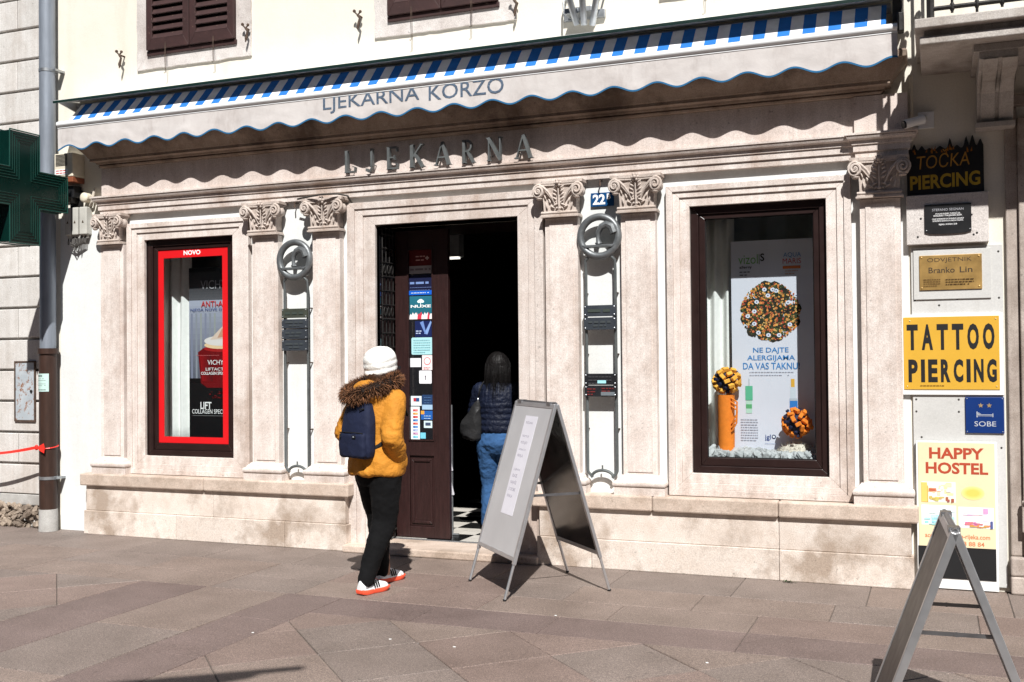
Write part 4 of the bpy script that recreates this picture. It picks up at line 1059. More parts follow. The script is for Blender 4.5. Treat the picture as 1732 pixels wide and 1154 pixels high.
for k, (pa, pb, lb) in enumerate(((108, 119, 'leftmost of three grey junction boxes on the wall below the alarm'), (120, 131, 'middle one of three grey junction boxes on the wall below the alarm'), (132.5, 146, 'rightmost of three grey junction boxes, beside the round cover'))):
    a = W(pa, 375, .04); b = W(pb, 375, .04); J = thing('junction_box', lb, 'junction box', ((a.x + b.x) / 2, .1, 2.69), 0, 'junction boxes'); m_ = MB(); m_.box(a.x + .004, b.x - .004, .045, .119, 2.695, 2.945); m_.build('case', 'plastic_grey', J, bevel=.008)
    m_ = MB(); m_.prism([((a.x + b.x) / 2 - .012, 2.80), ((a.x + b.x) / 2 + .012, 2.80), ((a.x + b.x) / 2, 2.825)], .0435, .0448); m_.build('mark', 'engraving', J)
    m_ = MB()
    for q in (-.02, .02): m_.tube([((a.x + b.x) / 2 + q, .08, 2.70), ((a.x + b.x) / 2 + q, .08, 2.665)], .010, 8)
    m_.build('gland', 'plastic_grey', J)
m_ = MB()
for k in range(9):
    xa = -7.36 + .03 * (k % 5) + random.uniform(-.01, .01); xb = -7.16 - .012 * k; dz = random.uniform(.05, .13)
    m_.tube([(xa, .08, 2.68), (xa + .01, .06, 2.66 - dz * .6), ((xa + xb) / 2, .055, 2.66 - dz), (xb, .065, 2.66 - dz * .5), (xb, .085, 2.69)], .0045, 6)
tag(m_.build('cable_loops', 'cable', smooth=True), 'tangle of dark cables looping under the junction boxes', 'cables')
RC = thing('round_cover', 'round cream cover with bent pipe above the junction boxes', 'wall cover', (-7.14, .06, 3.02))
cc = W(141, 334, .03); m_ = MB(); m_.tube([(cc.x, .118, cc.z), (cc.x, .035, cc.z)], .045, 18); m_.ball((cc.x, .036, cc.z), (.045, .014, .045), 18, 6); m_.build('disc', 'plastic_cream', RC, smooth=True)
m_ = MB(); m_.tube([(cc.x + .02, .09, cc.z - .07), (cc.x + .06, .07, cc.z - .04), (cc.x + .075, .07, cc.z + .02), (cc.x + .08, .09, cc.z + .09)], .013, 8); m_.build('bent_pipe', 'cable_pale', RC, smooth=True)
m_ = MB(); m_.box(-7.33, -7.25, .02, .119, 3.03, 3.14); tag(m_.build('bracket_box', 'black_plastic', bevel=.004), 'small black bracket box beneath the alarm siren', 'bracket')
# ================================================================ downpipe
P = thing('downpipe', 'grey zinc downpipe ending in a brown iron standpipe beside the plaster wall', 'downpipe', (-7.555, .02, 0)); px_, py_ = -7.555, .015
m_ = MB(); m_.tube([(px_, py_, 1.60), (px_, py_, 7.1)], .071, 20); m_.build('upper_pipe', 'zinc_pipe', P, smooth=True)
m_ = MB(); m_.tube([(px_, py_, .17), (px_, py_, 1.62)], .079, 20); m_.tube([(px_, py_, 1.615), (px_, py_, 1.665)], .092, 20); m_.build('lower_pipe', 'brown_pipe', P, smooth=True)
m_ = MB(); m_.tube([(px_, py_, 0.0), (px_, py_, .20)], .078, 20, rs=[.085, .0815]); m_.build('cement_foot', 'concrete', P, smooth=True)
for z, mt, r in ((4.20, 'galvanised', .075), (.47, 'galvanised', .0825), (3.05, 'galvanised', .075)):
    m_ = MB(); m_.tube([(px_, py_, z), (px_, py_, z + .028)], r, 20); m_.box(px_ + .06, px_ + .11, py_ - .012, py_ + .10, z + .004, z + .024); m_.build('clamp', mt, P, smooth=True)
m_ = MB(); n = 10; vs = []
for k in range(n + 1):
    a = R(190 + 130 * k / n); vs += [(px_ + .0815 * math.cos(a), py_ + .0815 * math.sin(a), 1.272 + .006 * noise.noise(Vector((k, 0, 0)))), (px_ + .0815 * math.cos(a), py_ + .0815 * math.sin(a), 1.435)]
m_.add(vs, [(2 * k, 2 * k + 2, 2 * k + 3, 2 * k + 1) for k in range(n)])
for k in range(n + 1): pass
NO = m_.build('paper_notice', 'notice_paper', smooth=True); tag(NO, 'torn pale green paper notice pasted round the brown standpipe', 'notice')
pr = MB(); pr.c = lin((.12, .16, .16))
for zz, hh in ((1.408, .012), (1.388, .003), (1.372, .003), (1.34, .003), (1.325, .003), (1.284, .007)):
    for k in range(n - 1):
        if random.random() < .15: continue
        a0, a1 = R(195 + 120 * k / n), R(195 + 120 * (k + .8) / n); r = .0822
        pr.add([(px_ + r * math.cos(a0), py_ + r * math.sin(a0), zz), (px_ + r * math.cos(a1), py_ + r * math.sin(a1), zz), (px_ + r * math.cos(a1), py_ + r * math.sin(a1), zz + hh), (px_ + r * math.cos(a0), py_ + r * math.sin(a0), zz + hh)], [(0, 1, 2, 3)])
pr.build('print', 'print', NO)['kind'] = 'stuff'
TP = thing('barrier_tape', 'red plastic barrier tape knotted round the brown standpipe', 'tape', (px_, -.07, .75))
m_ = MB(); vs = []
for k in range(25):
    t = k / 24; x = px_ - .05 - t * 2.2; y = -.075 + .0 * t - .25 * t; z = .765 - .06 * math.sin(math.pi * min(t * 2, 1)) - .02 * t; tw = .6 * math.sin(t * 9); vs += [(x, y - .013 * math.sin(tw), z - .014 * math.cos(tw)), (x, y + .013 * math.sin(tw), z + .014 * math.cos(tw))]
m_.add(vs, [(2 * k, 2 * k + 2, 2 * k + 3, 2 * k + 1) for k in range(24)]); m_.build('strip', 'tape_red', TP, smooth=True)
m_ = MB(); m_.ball((px_ - .045, -.078, .765), (.022, .014, .026), 10, 6); m_.add([(px_ - .04, -.085, .765), (px_ + .045, -.082, .805), (px_ + .055, -.080, .765), (px_ + .050, -.084, .715), (px_ + .01, -.09, .735)], [(0, 1, 2, 3, 4)])
m_.tube([(px_ + .084 * math.cos(a), py_ + .084 * math.sin(a), .765 + .012 * math.sin(a)) for a in [i * math.pi / 10 for i in range(20)]], .006, 5, closed=True); m_.build('knot', 'tape_red', TP)
UB = thing('meter_box', 'small rusty pale metal meter door set in the white neighbouring wall', 'meter box', (-7.86, .115, 1.0)); a = box_at(27, 613, 59, 711, .115)
m_ = MB(); m_.box(a[0], a[1], .1085, .13, a[2], a[3]); m_.build('door', 'rusty_enamel', UB, bevel=.004)
m_ = MB(); ring_frame(m_, a[0] - .012, a[1] + .012, a[2] - .012, a[3] + .012, .014, .014, .014, .014, .104, .121); m_.build('rim', 'iron_rust', UB)
m_ = MB(); m_.tube([(a[1] - .035, .1095, (a[2] + a[3]) / 2), (a[1] - .035, .100, (a[2] + a[3]) / 2)], .014, 10); m_.build('lock', 'metal_dark', UB)

# ================================================================ signs on the right
def sheet(name, label, cat, b, y0, y1, mat, bev=.002):
    T = thing(name, label, cat, ((b[0] + b[1]) / 2, y1, b[2])); m_ = MB(); m_.box(b[0], b[1], y0, y1, b[2], b[3]); m_.build('board', mat, T, bevel=bev); return T
def screws(T, pts, y, mat='metal_dark', r=.006):
    for x, z in pts: m_ = MB(); m_.ball((x, y, z), (r, .003, r), 8, 5); m_.build('screw', mat, T)
# tall white backing board with old screw holes
bb = (-.150, .405, .03, 2.245); T = sheet('backing_board', 'tall scuffed white backing board with old screw holes behind the signs', 'board', bb, .100, .119, 'white_board')
screws(T, [(x, z) for x in (-.13, .13, .38) for z in (.93, 1.16, 1.24, 1.9, 2.2)] + [(.2, 1.08), (.24, 1.05), (-.1, .99), (.02, 1.86)], .0995, 'cable', .007)
# TOČKA PIERCING
b = box_at(1534, 244, 1664, 327, .09)
T = thing('piercing_sign', 'black piercing sign with flame-cut top edge and yellow lettering under the camera', 'sign', ((b[0] + b[1]) / 2, .1, b[2])); xw = b[1] - b[0]
top = []
for k in range(61):
    t = k / 60; f = 0
    for c_, h_, w_ in ((.02, .03, .03), (.10, .045, .025), (.20, .03, .03), (.30, .012, .03), (.44, .02, .04), (.57, .07, .025), (.66, .02, .03), (.78, .075, .025), (.86, .08, .03), (.96, .05, .03)): f = max(f, h_ * math.exp(-((t - c_) / w_) ** 2))
    top.append((b[0] + xw * t, b[3] - .03 + f))
m_ = MB(); m_.prism([(b[0], b[2]), (b[1], b[2])] + top[::-1], .088, .100); m_.build('board', 'black_paint', T)
text('PIERCING', b[0] + .018, b[1] - .022, b[2] + .030, b[2] + .125, .0875, 'tocka_yellow', T, offset=.03, depth=.0008, slope=.012)
text('TOČKA', b[0] + .055, b[0] + xw * .82, b[2] + .165, b[2] + .285, .0875, 'tocka_orange', T, offset=-.004, depth=.0008, shear=.01, slope=.012)
pr = Print(.0872)
for k in range(16):
    x = b[0] + .04 + random.random() * xw * .8; z = b[3] - .055 + random.uniform(-.01, .02); h = random.uniform(.012, .04); pr.poly([(x - .006, z), (x + .006, z), (x + random.uniform(-.008, .008), z + h)], (.62, .38, .06))
pr.build(T, 'flames')['kind'] = 'stuff'
# stone panel with black plaque
b = box_at(1533, 328, 1672, 412, .07); T = sheet('stone_panel', 'grey stone panel under the black piercing sign', 'panel', b, .060, .119, 'limestone_grey', .004); screws(T, [(b[0] + .09, b[2] + .17), (b[1] - .1, b[2] + .18), (b[0] + .07, b[2] + .05), (b[1] - .09, b[2] + .05), (b[1] - .07, b[2] + .06)], .0595, 'metal_dark', .007)
b = box_at(1564, 345, 1643, 394, .05); T = thing('black_plaque', 'black plaque with white lettering on the grey stone panel', 'plaque', ((b[0] + b[1]) / 2, .06, b[2])); m_ = MB()
m_.prism([(b[0], b[2] + .008)] + [(b[0] + (b[1] - b[0]) * k / 8, b[2] - .006 * math.sin(math.pi * k / 8)) for k in range(1, 8)] + [(b[1], b[2] + .008), (b[1], b[3]), (b[0], b[3])], .049, .0595); m_.build('board', 'black_plastic', T, bevel=.001)
xc = (b[0] + b[1]) / 2
for s, hw, zt, hh, mt in (('STEFANO SEGNAN', .095, .028, .016, 'ink_grey'), ('STALNI SUDSKI TUMAČ ZA', .075, .055, .012, 'white_ink'), ('ENGLESKI I TALIJANSKI JEZIK', .086, .070, .013, 'white_ink'), ('COURT INTERPRETER FOR THE ENGLISH LANGUAGE', .096, .092, .009, 'white_ink'), ('INTERPRETE GIURATO DI LINGUA ITALIANA', .092, .105, .009, 'white_ink'), ('RIJEKA, KORZO 22/B', .055, .128, .012, 'white_ink')):
    text(s, xc - hw, xc + hw, b[3] - zt - hh, b[3] - zt, .0488, mt, T, offset=.01, depth=.0006)
screws(T, [(b[0] + .01, b[2] + .02), (b[1] - .01, b[2] + .02)], .0485, 'galvanised', .004)
# brass plate
b2 = box_at(1527, 424, 1676, 512, .095); T = sheet('brass_backing', 'white square panel behind the engraved brass plate', 'panel', (-.135, .335, 1.90, 2.225), .090, .0995, 'white_board')
b = box_at(1555, 431, 1661, 490, .085); T = sheet('brass_plate', 'engraved brass lawyer plate above the yellow tattoo sign', 'plaque', b, .082, .0895, 'brass'); xw = b[1] - b[0]
text('ODVJETNIK', b[0] + xw * .13, b[0] + xw * .84, b[3] - .052, b[3] - .018, .0815, 'engraving', T, offset=-.006, depth=.0006)
text('Branko', b[0] + xw * .15, b[0] + xw * .57, b[3] - .118, b[3] - .080, .0815, 'engraving', T, offset=.008, depth=.0006); text('Lin', b[0] + xw * .65, b[0] + xw * .85, b[3] - .118, b[3] - .080, .0815, 'engraving', T, offset=.008, depth=.0006)
pr = Print(.0816); pr.lines(b[0] + .025, b[0] + .13, b[3] - .158, 4, .014, .004, (.32, .22, .09)); pr.lines(b[0] + .16, b[0] + .33, b[3] - .160, 3, .016, .005, (.25, .17, .07)); pr.build(T)
screws(T, [(b[0] + .014, b[2] + .014), (b[1] - .018, b[2] + .018), (b[0] + .014, b[3] - .014), (b[1] - .018, b[3] - .014)], .0812, 'brass', .006)
# TATTOO PIERCING
b = box_at(1526, 531, 1697, 668, .088); T = sheet('tattoo_sign', 'yellow TATTOO PIERCING sign on a white board', 'sign', b, .086, .0995, 'white_paint'); y0_, y1_, yz0, yz1 = b[0] + .010, b[1] - .022, b[2] + .035, b[3] - .018
m_ = MB(); m_.box(y0_, y1_, .081, .0855, yz0, yz1); m_.build('yellow_panel', 'sign_yellow', T)
H_ = yz1 - yz0; W_ = y1_ - y0_
def spaced(word, x0, x1, z0, z1, y, mat, T, offs, wf=1.0, narrow='I'):
    ws = [(.42 if c in narrow else 1.0) for c in word]; gap = .34; tot = sum(ws) + gap * (len(word) - 1); s = (x1 - x0) / tot; x = x0
    for c, w_ in zip(word, ws): text(c, x, x + w_ * s, z0, z1, y, mat, T, offset=offs, depth=.0008); x += (w_ + gap) * s
spaced('TATTOO', y0_ + .02, y1_ - .028, yz0 + H_ * .545, yz0 + H_ * .90, .0805, 'black_ink', T, .045)
spaced('PIERCING', y0_ + .028, y1_ - .018, yz0 + H_ * .10, yz0 + H_ * .415, .0805, 'black_ink', T, .045)
screws(T, [(y0_ + .04, yz1 - .025), (y1_ - .02, yz1 - .02), (y0_ + .02, yz0 + .02), (y1_ - .02, yz0 + .02)], .0805, 'gold', .005)
pr = Print(.0806); pr.lines(y0_ + .10, y0_ + .27, yz0 + .028, 1, .01, .004, (.45, .30, .08)); pr.build(T)
# SOBE
b = box_at(1633, 672, 1698.5, 733, .09); T = sheet('sobe_sign', 'blue square SOBE sign with two stars and a bed', 'sign', b, .088, .0995, 'sign_blue'); xw = b[1] - b[0]; zh = b[3] - b[2]
text('SOBE', b[0] + xw * .23, b[0] + xw * .79, b[2] + zh * .19, b[2] + zh * .33, .0875, 'pale_silver', T, depth=.0006)
for cx in (.40, .62):
    m_ = MB(); cx = b[0] + xw * cx; cz = b[2] + zh * .77; m_.prism([(cx + (.017 if k % 2 == 0 else .0075) * math.sin(k * math.pi / 5), cz + (.017 if k % 2 == 0 else .0075) * math.cos(k * math.pi / 5)) for k in range(10)], .0868, .0878); m_.build('star', 'gold', T)
m_ = MB(); q = lambda u, v: (b[0] + xw * u, b[2] + zh * v)
for (u0, v0, u1, v1) in ((.29, .44, .315, .60), (.70, .45, .72, .55), (.30, .505, .71, .52), (.30, .475, .71, .485), (.315, .53, .40, .545), (.33, .52, .36, .57)):
    a_, c_ = q(u0, v0), q(u1, v1); m_.box(a_[0], c_[0], .0868, .0878, a_[1], c_[1])
m_.build('bed_symbol', 'pale_silver', T); screws(T, [(b[0] + .01, b[2] + .01), (b[1] - .01, b[2] + .01), (b[0] + .01, b[3] - .01), (b[1] - .01, b[3] - .01)], .0875, 'galvanised', .0035)
# HAPPY HOSTEL board leaning at the foot of the wall
b = box_at(1551, 747, 1688, 1000, .075); b = (b[0], b[1], .006, b[3]); T = sheet('hostel_board', 'tall cream hostel board with small photographs and a black lower panel', 'sign', b, .070, .085, 'white_paint'); xw = b[1] - b[0]; zh = b[3] - b[2]
m_ = MB(); m_.box(b[0] + .012, b[1] - .014, .0665, .0695, b[2] + zh * .285, b[3] - .008); m_.build('cream_panel', 'hostel_cream', T)
m_ = MB(); m_.box(b[0] + .006, b[1] - .014, .0660, .0695, b[2] + zh * .070, b[2] + zh * .284); m_.build('black_panel', 'black_ink', T)
text('HAPPY', b[0] + xw * .165, b[0] + xw * .84, b[3] - zh * .118, b[3] - zh * .042, .066, 'hostel_red', T, offset=.03, depth=.0007); text('HOSTEL', b[0] + xw * .12, b[0] + xw * .89, b[3] - zh * .220, b[3] - zh * .142, .066, 'hostel_red', T, offset=.03, depth=.0007)
text('accommodation-rijeka.com', b[0] + xw * .10, b[0] + xw * .90, b[2] + zh * .335, b[2] + zh * .375, .066, 'hostel_brown', T, offset=.012, depth=.0006); text('+385 91 588 88 84', b[0] + xw * .18, b[0] + xw * .83, b[2] + zh * .296, b[2] + zh * .326, .066, 'hostel_brown', T, offset=.012, depth=.0006)
pr = Print(.0664)
def pic(u0, u1, v0, v1, bgc, shapes):
    X0, X1, Z0, Z1 = b[0] + xw * u0, b[0] + xw * u1, b[2] + zh * v0, b[2] + zh * v1; pr.rect(X0, X1, Z0, Z1, bgc, 1)
    for i, (a0, a1, c0, c1, c_) in enumerate(shapes): pr.rect(X0 + (X1 - X0) * a0, X0 + (X1 - X0) * a1, Z0 + (Z1 - Z0) * c0, Z0 + (Z1 - Z0) * c1, c_, 2 + i * .15)
rp = random.Random(3)
def soft(n, c0, spread, lo, hi, wd, ht): return [((x := rp.uniform(lo[0], hi[0])), min(1, x + rp.uniform(*wd)), (z := rp.uniform(lo[1], hi[1])), min(1, z + rp.uniform(*ht)), tuple(max(0, min(1, v + rp.uniform(-spread, spread))) for v in c0)) for k in range(n)]
pic(.06, .49, .585, .725, (.95, .92, .86), soft(14, (.93, .86, .66), .06, (0, .3), (.8, .8), (.05, .2), (.1, .2)) + [(0, .17, 0, .95, (.88, .76, .42)), (.17, .2, 0, .8, (.80, .66, .34)), (.22, .44, .52, .68, (.78, .46, .34)), (.24, .40, .56, .62, (.70, .36, .26))] + soft(10, (.82, .70, .38), .08, (.22, .03), (.6, .25), (.08, .2), (.04, .12)) + soft(6, (.60, .34, .28), .08, (.70, 0), (.88, .12), (.03, .08), (.08, .2)) + soft(5, (.98, .97, .94), .02, (.45, .5), (.8, .8), (.05, .15), (.05, .15)))
pic(.06, .49, .43, .565, (.90, .96, .96), soft(18, (.78, .91, .92), .08, (0, 0), (.85, .5), (.08, .25), (.06, .18)) + soft(10, (.62, .84, .86), .08, (0, 0), (.5, .3), (.06, .2), (.04, .1)) + soft(8, (.94, .97, .96), .03, (.2, .5), (.8, .85), (.1, .3), (.03, .1)))
pic(.52, .95, .42, .56, (.96, .94, .96), soft(14, (.92, .86, .90), .06, (0, .3), (.85, .85), (.08, .2), (.05, .14)) + [(.70, .84, .70, .95, (.88, .62, .78)), (.12, .68, .60, .63, (.72, .60, .66))] + soft(14, (.84, .42, .56), .10, (.15, .10), (.8, .25), (.06, .18), (.04, .1)) + soft(9, (.84, .60, .36), .08, (.3, .03), (.8, .12), (.05, .14), (.04, .08)) + [(.90, .97, 0, .36, (.32, .36, .56))])
for k in range(5): pr.disc(b[0] + xw * .70, b[2] + zh * .655, .070 - .008 * k, .045 - .006 * k, (.95 + .01 * k, .86 - .02 * k, .58 - .05 * k), 20, 2 + k * .2)
pr.build(T, 'photographs')
# security camera
cc = W(1553, 207, .02); T = thing('security_camera', 'white security camera on a square wall plate above the piercing sign', 'camera', (cc.x, .1, cc.z))
m_ = MB(); p = W(1565, 204, .11); m_.box(p.x - .045, p.x + .055, .098, .1195, p.z - .055, p.z + .055); m_.build('wall_plate', 'white_paint', T, bevel=.003)
m_ = MB(); e0 = Vector((p.x - .01, .02, p.z - .01)); e1 = Vector((p.x - .125, -.04, p.z - .045)); m_.tube([e0, e1], .030, 14); m_.build('body', 'white_paint', T, smooth=True)
m_ = MB(); m_.tube([e1, e1 + (e1 - e0).normalized() * .012], .026, 14); m_.build('lens', 'black_plastic', T)
m_ = MB(); m_.tube([e0.lerp(e1, .3), Vector((p.x, .06, p.z + .01)), Vector((p.x, .1, p.z + .01))], .012, 8); m_.build('joint', 'plastic_grey', T, smooth=True)
# ================================================================ stickers on the door glass
yk = YD + .0165
def sticker(label, px, py, qx, qy, base, draw=None, round_=0):
    b = box_at(px, py, qx, qy, yk); n = 1
    T = thing('sticker', label, 'sticker', ((b[0] + b[1]) / 2, yk, b[2]), 0, 'stickers on the door glass')
    m_ = MB(); 
    if round_:
        r = round_; P_ = []
        for cx, cz, a0 in ((b[1] - r, b[2] + r, -90), (b[1] - r, b[3] - r, 0), (b[0] + r, b[3] - r, 90), (b[0] + r, b[2] + r, 180)):
            for k in range(4): P_.append((cx + r * math.cos(R(a0 + 30 * k)), cz + r * math.sin(R(a0 + 30 * k))))
        m_.prism(P_, yk, yk + .001)
    else: m_.box(b[0], b[1], yk, yk + .001, b[2], b[3])
    m_.c = None
    for i in range(len(m_.col)): m_.col[i] = lin(base)
    m_.build('sheet', 'print', T)
    if draw:
        pr = Print(yk - .0002); draw(pr, b, b[1] - b[0], b[3] - b[2], T)
        if pr.mb.v: pr.build(T)
    return T
def d_red(p, b, w_, h, T):
    p.lines(b[0] + w_ * .3, b[0] + w_ * .7, b[3] - h * .25, 2, .03, .010, (.80, .62, .60)); x, z = b[0] + w_ * .8, b[3] - h * .35; p.rect(x - .016, x + .016, z - .005, z + .005, (.9, .8, .78), 3); p.rect(x - .005, x + .005, z - .016, z + .016, (.9, .8, .78), 3)
sticker('dark red poster with white cross and grey strip, topmost on the door glass', 692, 423, 730.5, 463, (.36, .05, .06), lambda p, b, w_, h, T: (d_red(p, b, w_, h, T), p.rect(b[0], b[1], b[2], b[2] + h * .33, (.62, .60, .60), 2), p.lines(b[0] + .01, b[1] - .01, b[2] + h * .22, 1, .02, .016, (.45, .40, .42), 0)))
def d_navy(p, b, w_, h, T):
    p.lines(b[0] + .01, b[1] - .02, b[3] - h * .35, 1, .02, .018, (.45, .55, .75)); p.lines(b[0] + .01, b[1] - .005, b[3] - h * .62, 2, .022, .005, (.35, .42, .6)); p.rect(b[0], b[1], b[2], b[2] + h * .22, (.05, .36, .78), 2); p.lines(b[0] + .02, b[1] - .01, b[2] + h * .12, 1, .01, .006, (.8, .88, .95))
sticker('navy leaflet with bright blue foot strip on the door glass', 692, 465, 730.5, 499, (.07, .09, .22), d_navy)
def d_nuxe(p, b, w_, h, T):
    p.grad(b[0], b[1], b[2], b[3], (.10, .36, .42), (.14, .42, .50)); cx = (b[0] + b[1]) / 2
    for dx, dz, r in ((0, .74, .022), (-.016, .71, .016), (.016, .71, .016)): p.disc(cx + dx, b[2] + h * dz + .01, r, r * .7, (.88, .95, .95))
    p.rect(cx - .003, cx + .003, b[2] + h * .62, b[2] + h * .75, (.88, .95, .95), 4)
    for k in range(11):
        x = b[0] + w_ * (.05 + .09 * k); c_ = (.80, .22, .30) if k in (4, 5, 9) else (.93, .90, .90); p.poly([(x - .013, b[2]), (x + .013, b[2]), (x + .010, b[2] + h * (.16 + .07 * (k % 3))), (x, b[2] + h * (.24 + .06 * (k % 2))), (x - .010, b[2] + h * .16)], c_)
    text('NUXE', b[0] + w_ * .05, b[1] - w_ * .04, b[2] + h * .50, b[2] + h * .62, yk - .002, 'white_ink', T, offset=.03, depth=.0005)
sticker('teal poster with white tree mark and red and white flowers on the door glass', 693, 501, 730.5, 540, (.12, .38, .45), d_nuxe)
sticker('dark blue poster with a pale hand, below the flower poster', 702, 543, 730, 570, (.08, .13, .32), lambda p, b, w_, h, T: (p.poly([(b[0] + w_ * .55, b[2] + h * .2), (b[0] + w_ * .75, b[2] + h * .15), (b[1], b[3] - h * .1), (b[1] - w_ * .06, b[3])], (.50, .62, .82)), p.poly([(b[0] + w_ * .6, b[2] + h * .2), (b[0] + w_ * .68, b[2] + h * .2), (b[0] + w_ * .5, b[3]), (b[0] + w_ * .30, b[3] - h * .1)], (.42, .54, .76)), p.lines(b[0] + .01, b[0] + w_ * .4, b[2] + h * .4, 2, .018, .009, (.70, .76, .88))))
sticker('rounded pale aqua notice card on the door glass', 696, 571, 732, 600, (.66, .84, .86), lambda p, b, w_, h, T: p.lines(b[0] + .02, b[1] - .02, b[3] - .02, 6, .02, .004, (.45, .68, .72)), .012)
sticker('small blank white card left of the prohibition sign', 694, 606, 712, 621, (.90, .90, .92))
sticker('white card with red prohibition ring on the door glass', 714, 601, 731.5, 626, (.95, .88, .88), lambda p, b, w_, h, T: (p.disc((b[0] + b[1]) / 2, b[2] + h * .6, .032, .032, (.85, .35, .38), 20, 1), p.disc((b[0] + b[1]) / 2, b[2] + h * .6, .026, .026, (.95, .89, .89), 20, 2), p.lines(b[0] + .015, b[1] - .015, b[2] + h * .2, 2, .012, .004, (.88, .55, .55))))
sticker('white square card with a small figure on the door glass', 709, 627, 730, 649, (.92, .92, .94), lambda p, b, w_, h, T: (p.disc((b[0] + b[1]) / 2, b[2] + h * .55, .006, .008, (.35, .33, .35)), p.rect((b[0] + b[1]) / 2 - .003, (b[0] + b[1]) / 2 + .005, b[2] + h * .3, b[2] + h * .5, (.35, .33, .35), 3)), .008)
sticker('white card with red and blue payment mark on the door glass', 695, 670, 713, 686.5, (.84, .88, .90), lambda p, b, w_, h, T: (p.rect(b[0] + w_ * .25, b[0] + w_ * .55, b[2] + h * .45, b[2] + h * .8, (.70, .18, .22), 2), p.rect(b[0] + w_ * .5, b[0] + w_ * .8, b[2] + h * .45, b[2] + h * .8, (.15, .30, .50), 3)))
def d_pay(p, b, w_, h, T):
    cs = ((.75, .30, .30), (.80, .55, .25), (.70, .20, .20), (.20, .40, .65), (.75, .25, .22), (.25, .45, .70), (.55, .60, .75), (.65, .45, .6), (.40, .70, .80))
    for k, c_ in enumerate(cs): z = b[3] - h * (.08 + .10 * k); p.rect(b[0] + w_ * .25, b[0] + w_ * .8, z - h * .06, z, c_, 2); p.rect(b[0] + w_ * .5, b[0] + w_ * .8, z - h * .05, z - h * .02, tuple(min(1, q + .2) for q in c_), 3)
sticker('tall white strip of coloured payment card marks on the door glass', 695, 688, 710, 744, (.88, .92, .93), d_pay)
sticker('dark blue card above the pale strip on the door glass', 714, 668, 731.5, 693, (.13, .23, .38), lambda p, b, w_, h, T: (p.rect(b[0], b[1], b[2], b[2] + h * .33, (.62, .74, .84), 2), p.lines(b[0] + .02, b[1] - .01, b[3] - .02, 3, .022, .006, (.30, .42, .58))))
sticker('blue card with orange corner on the door glass', 712, 695, 731.5, 710, (.13, .36, .66), lambda p, b, w_, h, T: (p.rect(b[0], b[0] + w_ * .3, b[3] - h * .4, b[3], (.88, .62, .25), 2), p.lines(b[0] + .03, b[1] - .01, b[2] + h * .45, 2, .02, .006, (.65, .78, .92))))
sticker('small pale square with dark numeral on the door glass', 717, 712, 731, 724, (.80, .88, .90), lambda p, b, w_, h, T: p.lines(b[0] + .015, b[1] - .012, b[3] - .014, 1, .02, .022, (.25, .30, .40), 0))
sticker('light blue scrap lowest on the door glass', 711, 732, 720, 742, (.45, .78, .88))
# a mirror image of these shows in the dark side pane by reflection
# ================================================================ red promotional frame and left display
yf = .160; b = box_at(264, 420, 384, 752, yf); b = (-6.432, -5.665, .818, 2.520)
T = thing('promotional_frame', 'bright red promotional frame with NOVO on the left shop window glass', 'window decal', ((b[0] + b[1]) / 2, yf, b[2])); m_ = MB(); ring_frame(m_, b[0] + .006, b[1] - .006, b[2], b[3], .072, .055, .072, .055, .1515, .1550); m_.build('border', 'decal_red', T)
text('NOVO', -6.135, -5.955, b[3] - .052, b[3] - .012, .1512, 'white_ink', T, offset=.03, depth=.0005)
yp = .36; PX0, PX1, PZ0, PZ1 = -6.245, -5.50, .80, 2.372
T = thing('beauty_poster', 'dark poster of a red cream jar standing in the left shop window', 'poster', ((PX0 + PX1) / 2, yp, .755)); m_ = MB(); m_.box(PX0, PX1, yp, yp + .012, .757, PZ1); m_.build('board', 'black_ink', T)
q = Print(yp - .0006); zz = lambda py: W(350, py, yp).z; xx = lambda px: W(px, 600, yp).x
q.grad(PX0, PX1, zz(508), PZ1, (.34, .34, .36), (.10, .10, .11)); 
for i in range(14):
    t = i / 14; q.rect(PX0, PX1, zz(640) + (zz(508) - zz(640)) * t, zz(640) + (zz(508) - zz(640)) * (t + 1 / 14), tuple(a + (b_ - a) * t for a, b_ in zip((.36, .37, .42), (.66, .68, .75))), 1)
for i in range(6): x = PX0 + .02 + i * .05; q.rect(x, x + .02, zz(640), zz(530), (.50 + .04 * (i % 3), .52 + .04 * (i % 3), .60), 2)
q.grad(PX0, PX1, .757, zz(640), (.03, .03, .035), (.05, .04, .045))
jx = xx(375)
q.poly([(jx + u * .26, zz(py)) for u, py in ((-.98, 596), (-.72, 588), (.72, 588), (.98, 596), (.86, 648), (.6, 656), (-.6, 656), (-.86, 648))], (.42, .03, .05), 4)
for i in range(8): u = -.9 + i * .06; q.poly([(jx + u * .26, zz(600)), (jx + (u + .05) * .26, zz(600)), (jx + (u + .09) * .24, zz(645)), (jx + (u + .04) * .24, zz(645))], (.55 - .03 * i, .06, .08), 5)
q.disc(jx, zz(590), .19, .030, (.62, .12, .12), 24, 6); q.disc(jx, zz(584), .185, .035, (.90, .78, .62), 24, 7); q.disc(jx, zz(577), .185, .045, (.86, .84, .83), 24, 8); q.poly([(jx - .12, zz(575)), (jx + .10, zz(573)), (jx + .02, zz(552)), (jx - .02, zz(558))], (.84, .76, .70), 9); q.poly([(jx - .04, zz(572)), (jx + .05, zz(570)), (jx + .01, zz(556))], (.76, .58, .48), 10)
for k in range(40): a = random.random() * 6.3; q.disc(jx + .2 * math.cos(a) * random.random(), zz(664) - .02 + .03 * math.sin(a), .012, .006, (.45 * random.uniform(.5, 1.1), .06, .06), 6, 6)
q.lines(xx(333), xx(372), zz(601), 1, .02, .004, (.75, .4, .4), 0); q.rect(xx(326), PX1, zz(703), zz(703.6), (.5, .5, .5), 6)
q.build(T, 'printed_artwork')
